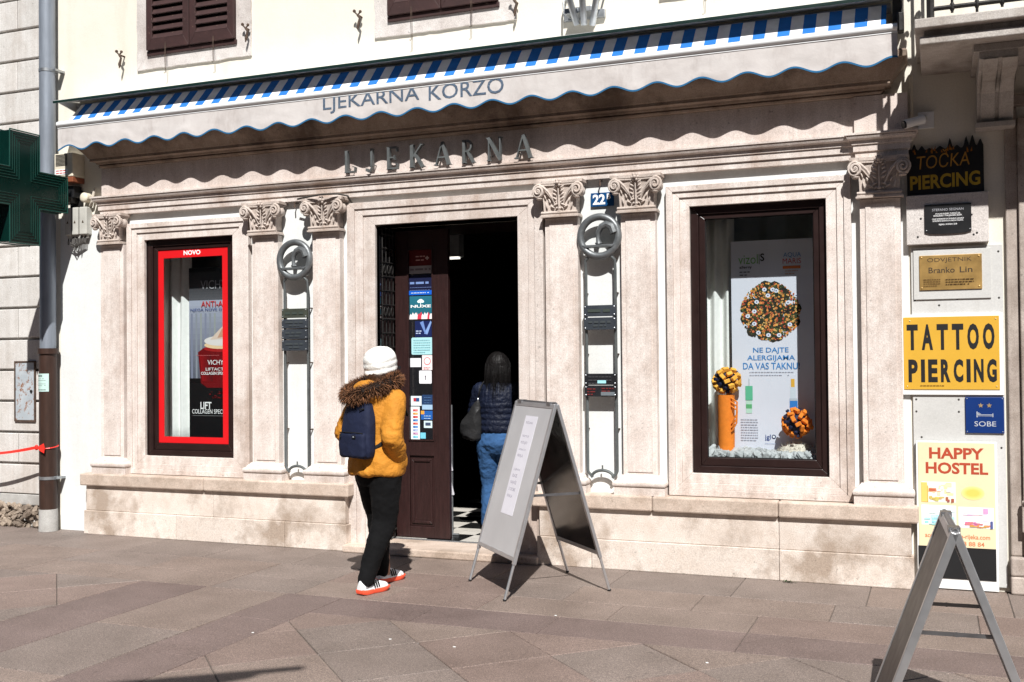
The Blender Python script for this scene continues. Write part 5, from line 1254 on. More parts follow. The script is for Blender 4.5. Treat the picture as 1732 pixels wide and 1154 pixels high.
def ptext(s, px0, px1, py0, py1, mat, T, y, off=0.0): 
    q_ = box_at(px0, py0, px1, py1, y); text(s, q_[0], q_[1], q_[2], q_[3], y - .0075, mat, T, offset=off, depth=.0004)
for s, x0, x1, y0, y1, mt, of in (('VICHY', 340, 384, 474, 489, 'ink_grey', 0), ('ANTI-AGE', 341, 391, 509, 519, 'ink_red', .01), ('NJEGA NOVE GENERACIJE', 323, 414, 521, 527, 'ink_navy', 0), ('VICHY', 352, 379, 609, 617, 'white_ink', 0), ('LIFTACTIV', 349, 386, 622, 627, 'white_ink', 0), ('COLLAGEN SPECIALIST', 341, 394, 629, 634, 'white_ink', .01), ('LIFT', 340, 358.5, 680, 692, 'white_ink', .02), ('COLLAGEN SPECIALIST', 326, 396, 692.5, 700, 'white_ink', 0)): ptext(s, x0, x1, y0, y1, mt, T, yp, of)
def curtain(name, label, x0, x1, z0, z1, y, folds, amp):
    m_ = MB(); N = 80; M_ = 10; vs = []
    for i in range(N + 1):
        t = i / N
        for j in range(M_ + 1):
            v = j / M_; vs.append((x0 + (x1 - x0) * t, y + amp * math.sin(t * folds * 2 * math.pi + .8 * math.sin(v * 2.2)) * (.6 + .4 * v) + .008 * noise.noise(Vector((t * 5, v * 4, 1))), z1 + (z0 - z1) * v))
    m_.add(vs, [(i * (M_ + 1) + j, (i + 1) * (M_ + 1) + j, (i + 1) * (M_ + 1) + j + 1, i * (M_ + 1) + j + 1) for i in range(N) for j in range(M_)]); o = m_.build(name, 'curtain', smooth=True, angle=180); so = o.modifiers.new('s', 'SOLIDIFY'); so.thickness = .002; return tag(o, label, 'curtain')
curtain('curtain', 'white curtain folds beside the dark poster in the left window', -6.56, -6.265, .76, 2.60, .43, 2.5, .035)
curtain('curtain', 'white crinkled curtain behind the orange vase in the right window', -1.70, -1.40, .76, 2.60, .56, 3.2, .030)
def pebbles(label, x0, x1, y0, y1, z0, n, rmin, rmax, mat='pebble_white'):
    m_ = MB()
    for k in range(n):
        x, y = random.uniform(x0, x1), random.uniform(y0, y1); r = random.uniform(rmin, rmax); n0 = len(m_.v)
        m_.ball((x, y, z0 + r * .45 + random.uniform(0, .035) * (y - y0) / (y1 - y0)), (r * 1.25, r, r * .75), 7, 5, Euler((random.random(), random.random(), random.random() * 6)).to_matrix())
        for v in m_.v[n0:]: v += Vector((noise.noise(v * 40), noise.noise(v * 40 + Vector((5, 0, 0))), noise.noise(v * 40 + Vector((0, 7, 0))))) * r * .45
    return tag(m_.build('pebbles', mat), label, 'stones', None, 'stuff')
pebbles('white pebbles covering the floor of the right shop window', -1.60, -.66, .23, .46, .805, 230, .018, .044)
pebbles('pale stone chippings along the bottom of the left shop window', -6.55, -5.9, .24, .34, .77, 70, .012, .026)
def fluff(name, label, c, r, n, L, mat):
    m_ = MB(); m_.ball(c, r, 14, 8); c = Vector(c)
    for k in range(n):
        a = random.random() * 6.283; u = random.uniform(-.2, 1); s = math.sqrt(max(0, 1 - u * u)); d = Vector((s * math.cos(a), s * math.sin(a), u)); p = c + Vector((d.x * r[0], d.y * r[1], d.z * r[2])) * .95
        e = p + (d + Vector((random.gauss(0, .6), random.gauss(0, .6), random.gauss(0, .6)))).normalized() * L; t = d.cross(Vector((random.random(), 1, .3))).normalized() * .0018; m_.add([p - t, p + t, e], [(0, 1, 2)])
    return tag(m_.build(name, mat), label, 'filling')
cw = W(1228, 757, .40); fluff('wool_tuft', 'tuft of beige wool around the foot of the orange vase', (cw.x, .38, .80), (.085, .06, .07), 320, .03, 'cotton')
cw = W(1345, 755, .40); fluff('wool_tuft', 'heap of beige wool under the right orange toy ball', (cw.x, .37, .80), (.13, .075, .115), 620, .035, 'cotton')
# orange vase and toy balls
v0 = W(1229, 745, .36); T = thing('orange_vase', 'tall orange felt vase with cord loops at left of the right window', 'vase', (v0.x, .36, .77)); m_ = MB(); zt = W(1229, 668, .36).z
m_.tube([(v0.x, .36, .77), (v0.x, .36, .95), (v0.x, .36, zt)], .06, 20, rs=[.057, .060, .062]); m_.build('body', 'orange_felt', T, smooth=True)
for s, dz in ((0, 0), (.8, -.03), (1.5, -.06)):
    m_ = MB(); m_.tube([(v0.x + .045, .31, zt - .02 + dz), (v0.x + .09, .30, zt - .05 + dz), (v0.x + .085, .30, zt - .14 + dz), (v0.x + .05, .305, zt - .20 + dz)], .006, 6); m_.build('cord', 'orange_felt', T, smooth=True)
def toyball(label, c, r, m1, seed):
    rnd = random.Random(seed); T = thing('toy_ball', label, 'decoration', (c[0], c[1], c[2] - r), 0, 'orange balls in the right window'); m_ = MB(); m_.ball(c, r * .72, 12, 8); m_.build('core', 'navy_felt', T)
    a_ = MB(); b_ = MB()
    for k in range(46):
        u = 1 - 2 * (k + .5) / 46; s = math.sqrt(1 - u * u); ph = k * 2.39996; d = Vector((s * math.cos(ph), s * math.sin(ph), u)); p = Vector(c) + d * r * rnd.uniform(.74, .95); M = Matrix.Translation(p) @ d.to_track_quat('Z', 'Y').to_matrix().to_4x4() @ Matrix.Rotation(rnd.random() * 6, 4, 'Z')
        if k % 4: a_.box(-.022, .022, -.014, .014, -.014, .014, M)
        else:
            q_ = [M @ Vector((.013 * math.cos(t), .013 * math.sin(t), zc)) for zc in (-.006, .012) for t in [i * math.pi / 5 for i in range(10)]]; b_.loft([q_[:10], q_[10:]])
    a_.build('blocks', m1, T, bevel=.003, seg=1); b_.build('wheels', 'navy_felt', T)
    return T
c1 = W(1229, 644, .36); toyball('amber toy ball with dark wheels resting on the orange vase', (c1.x, .36, c1.z), .105, 'amber_felt', 3)
c2 = W(1348, 716, .34); toyball('orange toy ball lying on wool at right of the right window', (c2.x, .34, c2.z), .112, 'orange_felt', 5)
# allergy banner
yp = .47; bx = (-1.407, -.757, .76, 2.385); T = thing('allergy_banner', 'white banner NE DAJTE ALERGIJAMA with a flower ball in the right window', 'banner', ((bx[0] + bx[1]) / 2, yp, .755)); m_ = MB(); m_.box(bx[0], bx[1], yp, yp + .006, bx[2], bx[3]); m_.build('sheet', 'banner_white', T)
for s, x0, x1, y0, y1, mt, of in (('vizol', 1249, 1282, 431, 447, 'ink_green', .0), ('S', 1286, 1293, 429, 442, 'black_ink', .02), ('allergy', 1251, 1272, 450, 456, 'black_ink', .02), ('AQUA', 1325, 1355, 427, 436, 'ink_blue', 0), ('MARIS', 1324, 1355, 437, 446, 'ink_red', 0), ('NE DAJTE', 1274, 1334, 588, 599, 'ink_blue', .012), ('ALERGIJAMA', 1264, 1345, 601, 612, 'ink_blue', .012), ('DA VAS TAKNU!', 1257, 1353, 613.5, 625, 'ink_blue', .012), ('jgl', 1294, 1304, 735, 746, 'ink_navy', .01)): ptext(s, x0, x1, y0, y1, mt, T, yp + .006, of)
q = Print(yp - .0008); P2 = lambda px, py: (W(px, py, yp).x, W(px, py, yp).z)
def R2(x0, y0, x1, y1, c_, l): a = P2(x0, y1); b_ = P2(x1, y0); q.rect(a[0], b_[0], a[1], b_[1], c_, l)
R2(1283.5, 430, 1284.6, 447, (.3, .4, .3), 3); R2(1324, 449, 1354, 455, (.85, .45, .15), 3)
a = P2(1251, 460); q.lines(a[0], a[0] + .08, a[1], 2, .022, .008, (.35, .35, .40)); a = P2(1328, 458); q.lines(a[0], a[0] + .09, a[1], 2, .02, .006, (.78, .60, .52)); a = P2(1268, 629); q.lines(a[0], a[0] + .32, a[1], 2, .022, .005, (.72, .74, .80))
a = P2(1253, 709); q.lines(a[0], a[0] + .125, a[1], 9, .019, .005, (.62, .64, .70)); a = P2(1294, 750); q.lines(a[0], a[0] + .1, a[1], 1, .01, .003, (.5, .55, .7))
a = P2(1309, 739); q.disc(a[0], a[1], .016, .016, (.10, .18, .36), 8, 3); q.disc(a[0], a[1], .009, .009, (.90, .91, .94), 8, 4)
# green bottle and blue bottle of the print
R2(1261, 653, 1273, 677, (.36, .70, .56), 3); R2(1262, 678, 1272, 699, (.70, .84, .78), 3); R2(1262, 684, 1272, 691, (.36, .66, .45), 4); R2(1266, 641, 1268, 653, (.72, .75, .78), 3)
R2(1338, 641, 1344, 655, (.86, .66, .25), 3); R2(1337, 655, 1346, 674, (.78, .82, .86), 3); R2(1336, 674, 1349, 690, (.20, .48, .78), 4); R2(1336, 674, 1349, 678, (.70, .74, .78), 5)
# shadow-free flower ball print
cx, cz = P2(1303, 527); rr = .208
for k in range(70):
    a = random.random() * 6.283; d = rr * math.sqrt(random.random()) * .96; q.disc(cx + d * math.cos(a), cz + d * math.sin(a) * .98, .040, .040, random.choice([(.13, .17, .12), (.19, .18, .13), (.24, .27, .15), (.16, .14, .13)]), 8, 3 + k * .004)
for k in range(900):
    a = random.random() * 6.283; d = rr * math.sqrt(random.random()) * 1.02; r = random.uniform(.004, .0105); up = math.sin(a) * d / rr
    cc = random.choice([(.90, .62, .28), (.88, .55, .30), (.86, .66, .40), (.80, .42, .26), (.70, .30, .22), (.92, .74, .45), (.36, .40, .20), (.22, .26, .17), (.16, .18, .14), (.20, .24, .15)]); x, z = cx + d * math.cos(a), cz + d * math.sin(a)
    q.disc(x, z, r, r * random.uniform(.6, 1), cc, 7, 4 + k * .0035, random.random() * 3)
    if k % 3 == 0: q.disc(x, z, r * .4, r * .35, tuple(v * .6 for v in cc), 6, 7.2)
for (px, py) in ((1293, 490), (1307, 490), (1313, 492), (1299, 500), (1280, 511), (1265, 535), (1276, 548), (1283, 563), (1300, 567), (1318, 567), (1336, 549), (1333, 512), (1276, 527), (1347, 500)):
    x, z = P2(px, py); q.disc(x, z, .017, .015, (.86, .88, .94), 10, 7.5); q.disc(x, z, .006, .006, (.40, .42, .52), 8, 8)
q.build(T, 'printed_artwork')

# ================================================================ A-boards
def aboard(name, label, loc, rot, w_, s_, h, v0, cover, st=.028):
    T = thing(name, label, 'A-board', loc, rot); L = math.hypot(s_ / 2, h)
    out = {}
    for side in (-1, 1):
        v = Vector((0, -side * s_ / 2, h)).normalized(); X_ = Vector((-side, 0, 0)); Y_ = v.cross(X_)
        M = Matrix((X_, Y_, v)).transposed().to_4x4(); M.translation = Vector((0, side * s_ / 2, 0)); out[side] = M
        m_ = MB()
        for sx in (-1, 1):
            xe = sx * (w_ / 2 + .014); xi = sx * (w_ / 2 + .014 - st); m_.box(min(xe, xi), max(xe, xi), -.010, .012 if st < .03 else .022, v0 - .02, L - .02, M)
        m_.box(-w_ / 2 - .0135 + st, w_ / 2 + .0135 - st, -.0095, .0115, L - .052, L - .02, M); m_.box(-w_ / 2 - .0135 + st, w_ / 2 + .0135 - st, -.0095, .0115, v0, v0 + .028, M); m_.build('frame', 'aluminium', T, bevel=.003, local=True)
        for sx in (-1, 1): m_ = MB(); m_.tube([M @ Vector((sx * (w_ / 2), .001, v0)), M @ Vector((sx * (w_ / 2), .001, .004))], .010, 8); lg = m_.build('leg', 'aluminium', T, smooth=True, local=True); m_ = MB(); m_.tube([M @ Vector((sx * (w_ / 2), .001, .0135)), M @ Vector((sx * (w_ / 2), .001, .004))], .012, 8); m_.build('foot_cap', 'black_plastic', lg, local=True)
        m_ = MB(); m_.box(-w_ / 2 - .013 + st, w_ / 2 + .013 - st, .002, .006, v0 + .028, L - .052, M); m_.build('back_sheet', 'dark_sheet', T, local=True)
        m_ = MB(); m_.box(-w_ / 2 - .0132 + st, w_ / 2 + .0132 - st, -.0065, -.0045, v0 + .028, L - .052, M); m_.build('cover_sheet', cover, T, local=True)
    m_ = MB(); m_.tube([(-w_ / 2, 0, h - .018), (w_ / 2, 0, h - .018)], .012, 8)
    for k in (-1, 1): m_.box(k * w_ * .38 - .03, k * w_ * .38 + .03, -.022, .022, h - .03, h - .006)
    m_.build('hinge', 'aluminium_dull', T, local=True)
    for sx in (-1, 1):
        z = h * .52; y = s_ / 2 * (1 - .52); m_ = MB(); m_.box(sx * (w_ / 2 - .02) - .002, sx * (w_ / 2 - .02) + .002, -y, y, z - .008, z + .008); m_.tube([(sx * (w_ / 2 - .024), 0, z), (sx * (w_ / 2 - .014), 0, z)], .010, 8); m_.build('spreader', 'aluminium_dull', T, local=True)
    return T, out, L
T, Ms, L = aboard('pharmacy_board', 'large aluminium A-board with faded paper notice beside the pharmacy door', (-2.518, -.712, 0), R(-46.8), .665, .745, 1.255, .255, 'cover_sheet')
M = Ms[-1]
m_ = MB(); m_.box(-.085, .125, -.0078, -.0068, .52, L - .115, M); nb = m_.build('notice', 'paper', T, local=True)
for k, s in enumerate(('POŠTOVANI', '', 'MOLIMO DA', 'POŠTUJETE', 'RAZMAK 1,5 M', 'HVALA', '', 'U LJEKARNU', 'ULAZE', 'NAJVIŠE', '3 OSOBE', 'HVALA')):
    if not s: continue
    me = text_mesh(s, 0.0, 0.0); xs = [v.co.x for v in me.vertices]; sc = min(.115 / (max(xs) - min(xs)), .030)
    for v in me.vertices: v.co = M @ Vector((-.055 + v.co.x * sc, -.0080, L - .17 - k * .046 + v.co.y * sc))
    me.materials.clear(); me.materials.append(MATS['ink_faded']); o = bpy.data.objects.new('lettering', me); col.objects.link(o); o.parent = nb
T, Ms, L = aboard('street_board', 'smaller aluminium A-board standing edge-on at the lower right corner', (.040, -2.71, 0), R(93.5), .56, .64, .87, .06, 'dark_poster', .036)

# ================================================================ brochure stand inside the door
T = thing('leaflet_stand', 'grey stand with white leaflets just inside the doorway', 'leaflet stand', (-3.62, .62, .066)); a = W(765, 898, .62)
m_ = MB(); m_.tube([(a.x, .62, .066), (a.x, .62, 1.15)], .012, 8); m_.tube([(a.x - .10, .62, .072), (a.x + .06, .62, .072)], .010, 8); m_.build('pole', 'galvanised', T, smooth=True)
for k_, z in enumerate((.40, .60, .80)): m_ = MB(); m_.box(-.020, .020, -.008, .008, 0, .125, Matrix.Translation((a.x + .006 - .010 * k_, .61, z)) @ Matrix.Rotation(R(-7), 4, 'Y') @ Matrix.Rotation(R(14), 4, 'X')); m_.build('leaflet', 'paper', T, bevel=.002)
# ================================================================ people
def hand(mb, wrist, d, up, s=1.0, curl=.6):
    """palm, four unequal bent fingers and a thumb"""
    wrist, d, up = Vector(wrist), Vector(d).normalized(), Vector(up).normalized(); side = d.cross(up).normalized()
    cone(mb, wrist, .024 * s, wrist + d * .075 * s, .030 * s, flat=.55, side=up)
    for k, (o, l) in enumerate(((-.027, .070), (-.009, .080), (.009, .074), (.026, .058))):
        p = wrist + d * .085 * s + side * o * s; q = p + (d * .6 - up * curl * .5).normalized() * l * .5 * s; e = q + (d * .3 - up * curl).normalized() * l * .5 * s; chain(mb, [(p, .0088 * s), (q, .008 * s), (e, .007 * s)])
    p = wrist + d * .025 * s - side * .026 * s; q = p + (d * .7 - side * .6).normalized() * .035 * s; chain(mb, [(p, .011 * s), (q, .0095 * s), (q + (d - up * .3).normalized() * .03 * s, .008 * s)])
def body(J, s=1.0):
    mb = MB()
    H = Vector(J['head']); mb.ball(H, (.072 * s, .090 * s, .110 * s), 20, 14); mb.ball(H + Vector((0, .03, -.055)) * s, (.052 * s, .058 * s, .055 * s), 16, 10)
    cone(mb, H + Vector((0, .088, .01)) * s, .009 * s, H + Vector((0, .106, -.022)) * s, .014 * s)                    # nose
    for k in (-1, 1):
        mb.ball(H + Vector((k * .074, -.005, -.01)) * s, (.011 * s, .020 * s, .030 * s), 10, 8)                        # ears
        mb.ball(H + Vector((k * .030, .082, .012)) * s, (.016 * s, .010 * s, .011 * s), 10, 8)                         # brow and eye
    mb.ball(H + Vector((0, .088, -.058)) * s, (.026 * s, .012 * s, .011 * s), 10, 8)                                    # lips
    cone(mb, H - Vector((0, .015, .08)) * s, .052 * s, J['neck'], .058 * s)
    ch = Vector(J['chest']); pe = Vector(J['pelvis'])
    mb.loft([oval(pe + Vector((0, 0, -.09)) * s, .12 * s, .095 * s), oval(pe, .155 * s, .11 * s), oval(pe.lerp(ch, .45), .125 * s, .09 * s), oval(ch, .155 * s, .105 * s), oval(ch + Vector((0, 0, .12)) * s, .14 * s, .085 * s), oval(ch + Vector((0, -.01, .18)) * s, .06 * s, .05 * s)])
    for k in 'LR':
        chain(mb, [(J['sh' + k], .055 * s), (J['el' + k], .042 * s), (J['wr' + k], .028 * s)]); w_ = Vector(J['wr' + k]); hand(mb, w_, w_ - Vector(J['el' + k]), J['up' + k], s)
        chain(mb, [(J['hip' + k], .090 * s), (J['kn' + k], .056 * s), (J['an' + k], .038 * s)]); a = Vector(J['an' + k]); cone(mb, a + Vector((0, -.03, -.04)) * s, .035 * s, a + Vector((0, .13, -.055)) * s, .028 * s, flat=.8, side=(0, 0, 1))
    return mb
def folds(scale, amp, sx=1, sy=1, sz=1, seed=0.0):
    def f(p, n):
        q = Vector((p.x * sx, p.y * sy, p.z * sz)) * scale + Vector((seed, seed * 2, 0)); v = noise.noise(q); return amp * (1 - 2 * abs(v) ** .7)
    return f
# ---------------------------------------------------------------- walker in the orange parka
PA = thing('person', 'person from behind in orange parka with fur hood, white beanie and black trousers', 'person', (-3.49, -1.155, 0), R(-20))
JA = dict(head=(.005, .035, 1.490), neck=(0, .0, 1.35), chest=(0, .0, 1.14), pelvis=(0, -.01, .85), shL=(-.172, 0, 1.285), elL=(-.275, -.055, 1.045), wrL=(-.205, .05, .885), upL=(-1, 0, .2), shR=(.165, 0, 1.285), elR=(.225, -.075, 1.03), wrR=(.178, .035, .875), upR=(1, 0, .2),
          hipL=(-.085, .01, .82), knL=(-.115, .11, .45), anL=(-.135, .175, .085), hipR=(.085, -.01, .82), knR=(.070, .0, .46), anR=(.046, -.138, .085))
bm_ = body(JA); from_mesh(remesh(bm_, .011, 4), 'body', 'skin', PA)
# trousers
mb = MB(); mb.loft([oval((0, -.01, .70), .13, .11), oval((0, -.01, .80), .175, .135), oval((0, -.01, .92), .165, .125)])
chain(mb, [((-.088, .005, .80), .112), ((-.115, .105, .46), .079), ((-.130, .128, .22), .064), ((-.136, .142, .088), .052)]); chain(mb, [((.088, -.01, .80), .115), ((.070, .0, .47), .082), ((.052, -.10, .23), .066), ((.046, -.150, .088), .052)])
from_mesh(remesh(mb, .0115, 4, [folds(11, .0045, 1, 1, .6, 3.0), folds(26, .0018, 1, 1, 1.0, 9)]), 'trousers', 'trousers_black', PA)
# parka
mb = MB()
mb.loft([oval((.0, -.005, z), rx, ry, pw=.9) for z, rx, ry in ((.772, .192, .164), (.795, .202, .168), (.85, .200, .164), (.93, .192, .154), (1.0, .187, .146), (1.08, .190, .146), (1.17, .196, .148), (1.25, .195, .140), (1.30, .178, .122), (1.345, .130, .100), (1.39, .085, .085))])
for k, s in (('L', -1), ('R', 1)):
    e = Vector(JA['el' + k]); w_ = Vector(JA['wr' + k]); sh_ = Vector((s * .165, 0, 1.268)); chain(mb, [(sh_, .078), (sh_.lerp(e, .55), .071), (e, .066), (e.lerp(w_, .6), .060), (w_ + (w_ - e).normalized() * .02, .050)])
mb.ball((-.01, -.065, 1.335), (.115, .095, .062), 18, 12); mb.ball((0, -.09, 1.285), (.15, .09, .06), 16, 10)
def elbow(p, n):
    d = 0
    for k in 'LR':
        e = Vector(JA['el' + k]); r = (p - e).length
        if r < .16: d += .006 * math.sin((p.z * 1.0 + p.y * .5) * 2 * math.pi / .032) * (1 - r / .16)
    return d
def crease(p, n):
    d = 0
    for k in 'LR':
        e = Vector(JA['el' + k]); r = (p - e).length
        if r < .17:
            q = Vector((p.x * 10, p.y * 10 + p.z * 9, p.z * 34 - p.y * 16)); d += .0085 * (1 - 2.2 * abs(noise.noise(q))) * (1 - r / .17)
    return d
def hem(p, n): return .006 * math.sin(p.x * 40 + p.z * 16) * max(0, 1 - (p.z - .77) / .20) if p.z < .97 else 0
PARKA = remesh(mb, .010, 4, [folds(6, .0085, 1.2, 1, .45, 1.5), folds(15, .0028, 1, 1, .8, 5), crease, hem]); from_mesh(PARKA, 'parka', 'parka_orange', PA)
mb = MB()
for zc, r_, in ((1.02, .0),): mb.tube([Vector((.187 * math.cos(a) , -.005 + .147 * math.sin(a), 1.0 + .006 * math.sin(3 * a))) for a in [i * math.pi / 24 for i in range(48)]], .0035, 5, closed=True)
from_mesh(mb.mesh('waist_seam'), 'waist_seam', 'parka_orange', PA)
# fur on the hood edge
fpath = [Vector(p) for p in ((-.150, .055, 1.385), (-.190, -.01, 1.370), (-.205, -.095, 1.335), (-.165, -.175, 1.312), (-.080, -.225, 1.292), (.015, -.235, 1.296), (.100, -.205, 1.320), (.170, -.135, 1.348), (.197, -.045, 1.372), (.175, .040, 1.402), (.12, .09, 1.41))]
def along(t):
    f = t * (len(fpath) - 1); i = min(int(f), len(fpath) - 2); return fpath[i].lerp(fpath[i + 1], f - i), (fpath[i + 1] - fpath[i]).normalized()
mb = MB(); mb.c = lin((.10, .055, .03)); fpath = [Vector((p.x * .78, p.y * .86, p.z + .002)) for p in fpath]; mb.tube(fpath, .042, 10)
rf = random.Random(4)
for k in range(6200):
    t = rf.random(); c, tg = along(t); a = rf.random() * 6.283; u = tg.cross(Vector((0, 0, 1))).normalized(); v = tg.cross(u); d = (u * math.cos(a) + v * math.sin(a)); p = c + d * .037; dir_ = (d + Vector((rf.gauss(0, .30), rf.gauss(0, .30), rf.gauss(-.22, .30))) + tg * rf.gauss(0, .3)).normalized(); L = rf.uniform(.022, .046)
    sd_ = dir_.cross(Vector((rf.random() - .5, rf.random() - .5, rf.random() - .5))).normalized() * .0016; m1 = p + dir_ * L * .55 + Vector((0, 0, -.003)); e = p + dir_ * L + Vector((0, 0, -.010)); g_ = rf.random(); mb.c = lin((.28 + .34 * g_ ** 1.5, .19 + .235 * g_ ** 1.5, .13 + .165 * g_ ** 1.5)); mb.add([p - sd_, p + sd_, m1 + sd_ * .8, m1 - sd_ * .8], [(0, 1, 2, 3)]); mb.add([m1 - sd_ * .8, m1 + sd_ * .8, e], [(0, 1, 2)])
o = bpy.data.objects.new('fur_trim', mb.mesh('fur_trim', mats=('fur',))); col.objects.link(o); o.parent = PA
# beanie with folded cuff
mb = MB(); hc = Vector((.005, .030, 1.50)); rg = []
for z, rx, ry, dy in ((1.440, .088, .104, .0), (1.455, .098, .114, .0), (1.47, .101, .117, 0), (1.483, .096, .112, 0), (1.495, .102, .118, -.002), (1.512, .104, .119, -.004), (1.523, .099, .115, -.006), (1.54, .103, .116, -.010), (1.565, .098, .110, -.016), (1.59, .082, .094, -.022), (1.608, .058, .068, -.026), (1.618, .028, .034, -.028), (1.621, .006, .008, -.028)): rg.append(oval((hc.x, hc.y + dy, z), rx, ry, n=36, tilt=.20))
mb.loft(rg); from_mesh(remesh(mb, .0065, 2, [folds(9, .004, 1, 1, 1.3, 2)]), 'beanie', 'knit_white', PA)
mb = MB(); mb.box(.1035, .108, .095, .115, 1.472, 1.492); from_mesh(mb.mesh('beanie_tag'), 'beanie_tag', 'strap_black', PA, 30)
mb = MB(); mb.ball((.005, .0, 1.425), (.086, .085, .075), 18, 12); mb.ball((.03, .04, 1.41), (.066, .07, .07), 14, 10); from_mesh(remesh(mb, .008, 3, [folds(40, .004, 1, 1, .2, 4)]), 'hair', 'hair_brown', PA)
# running shoes
def shoe(ax, ay, rot, pitch=0.0):
    E0 = bpy.data.objects.new('shoe', None); col.objects.link(E0); E0.parent = PA; E0.location = (ax, ay, 0); E0.rotation_euler = (R(pitch), 0, R(rot)); E0.scale = (1.05, .96, 1.22)
    out = [(-.030, -.085), (.030, -.085), (.040, -.05), (.036, .02), (.046, .09), (.044, .14), (.026, .178), (-.006, .186), (-.034, .165), (-.044, .11), (-.034, .03), (-.038, -.05)]
    m_ = MB(); rr = []
    for z, k in ((.002, .93), (.008, 1.0), (.020, 1.03), (.026, .98)): rr.append([Vector((x * k, y * (1 + (k - 1) * .5), z + (.010 if y > .14 else 0) * (z < .01) + (.006 * (y < -.06)))) for x, y in out])
    m_.loft(rr); so = m_.build('sole', 'shoe_red', E0, smooth=True, local=True); 
    m_ = MB(); rr = []
    for y, w_, h in ((-.085, .028, .070), (-.07, .036, .086), (-.035, .038, .090), (.0, .037, .088), (.04, .039, .078), (.08, .042, .064), (.12, .042, .054), (.155, .033, .046), (.178, .016, .036)):
        rr.append([Vector((w_ * math.cos(a) * (1 - .25 * max(0, math.sin(a))), y, .018 + (h - .018) * max(0, math.sin(a)) if math.sin(a) > 0 else .018)) for a in [i * math.pi / 9 for i in range(10)]] + [Vector((-w_ * .5, y, .014)), Vector((w_ * .5, y, .014))])
    m_.loft(rr); from_mesh(remesh(m_, .005, 3), 'upper', 'shoe_white', E0)
    for k in range(3):
        for sx in (-1, 1):
            m_ = MB(); y = .018 + k * .020; m_.add([(sx * .0405, y, .034), (sx * .0405, y + .010, .034), (sx * .032, y + .0, .072), (sx * .032, y - .010, .072)], [(0, 1, 2, 3)]); 
            q_ = m_.build('stripe', 'strap_black', E0, local=True); sl_ = q_.modifiers.new('s', 'SOLIDIFY'); sl_.thickness = .003; sl_.offset = 0
    m_ = MB()
    for k in range(3): m_.box(.0385, .0415, -.062 + k * .010, -.056 + k * .010, .045, .052 + .009 * k)
    m_.build('heel_mark', 'strap_black', E0, local=True)
shoe(.046, -.128, 3); shoe(-.138, .185, 5)
# ---------------------------------------------------------------- backpack
BP = thing('backpack', 'navy blue backpack on the back of the walker in the orange parka', 'backpack', (-3.49, -1.155, 0), R(-20))
BP.location = Vector((-3.49, -1.155, .88)); BP.location += Vector((.342, .94, 0)) * .022; zo = .88
def bo(me):
    for v in me.vertices: v.co.z -= zo - .008; v.co.y = -.128 + (v.co.y + .155) * .76
    return me
mb = MB(); rr = []
for z, w_, d0, d1 in ((.882, .095, -.17, -.27), (.890, .125, -.160, -.300), (.93, .138, -.155, -.315), (1.00, .140, -.155, -.315), (1.08, .137, -.155, -.305), (1.16, .128, -.155, -.290), (1.23, .110, -.155, -.268), (1.275, .082, -.160, -.240), (1.292, .04, -.17, -.215)): rr.append(oval((0, (d0 + d1) / 2, z), w_, abs(d1 - d0) / 2, n=32, pw=.62))
mb.loft(rr); from_mesh(bo(remesh(mb, .009, 3, [folds(8, .005, 1, 1, .8, 7)])), 'main_pouch', 'backpack_navy', BP)
mb = MB(); rr = []
for z, w_, d0, d1 in ((.888, .110, -.25, -.322), (.90, .122, -.25, -.334), (.96, .126, -.25, -.338), (1.035, .124, -.25, -.334), (1.05, .118, -.25, -.322)): rr.append(oval((0, (d0 + d1) / 2, z), w_, abs(d1 - d0) / 2, n=32, pw=.5))
mb.loft(rr); from_mesh(bo(remesh(mb, .009, 2, [folds(10, .003, 1, 1, 1, 3)])), 'front_pocket', 'backpack_navy', BP)
mb = MB(); mb.tube([(-.115, -.316, 1.05), (-.05, -.331, 1.054), (.05, -.331, 1.054), (.115, -.316, 1.05)], .004, 6); from_mesh(bo(mb.mesh('zip')), 'zip', 'strap_black', BP)
mb = MB(); mb.tube([(-.09, -.331, 1.05), (-.09, -.336, 1.01)], .004, 6); from_mesh(bo(mb.mesh('zip_pull')), 'zip_pull', 'strap_black', BP)
mb = MB(); mb.tube([(.06, -.292, 1.20), (.095, -.275, 1.21)], .005, 6); from_mesh(bo(mb.mesh('side_loop')), 'side_loop', 'strap_black', BP)
mb = MB(); mb.box(.030, .062, -.342, -.335, 1.018, 1.036); from_mesh(bo(mb.mesh('badge')), 'badge', 'strap_black', BP, 30)
mb = MB(); mb.box(.040, .052, -.3435, -.3421, 1.024, 1.030); from_mesh(bo(mb.mesh('badge_mark')), 'badge_mark', 'pale_silver', BP, 30)
for s in (-1, 1):
    mb = MB(); pts = [Vector((s * .115, -.185, .945)), Vector((s * .165, -.135, .985)), Vector((s * .200, -.075, 1.03)), Vector((s * .215, -.02, 1.07))]
    for a, b_ in zip(pts[:-1], pts[1:]): cone(mb, a, .017, b_, .017, n=8, flat=.5, side=(s, -.6, 0))
    from_mesh(bo(mb.mesh('lower_strap')), 'lower_strap', 'strap_black', BP)
    mb = MB(); pts = [Vector((s * .085, -.165, 1.26)), Vector((s * .11, -.12, 1.345)), Vector((s * .125, -.03, 1.365)), Vector((s * .13, .08, 1.30)), Vector((s * .14, .155, 1.17))]
    for a, b_ in zip(pts[:-1], pts[1:]): cone(mb, a, .028, b_, .028, n=10, flat=.3, side=(0, -.3, 1))
    from_mesh(bo(mb.mesh('shoulder_strap')), 'shoulder_strap', 'strap_black', BP)
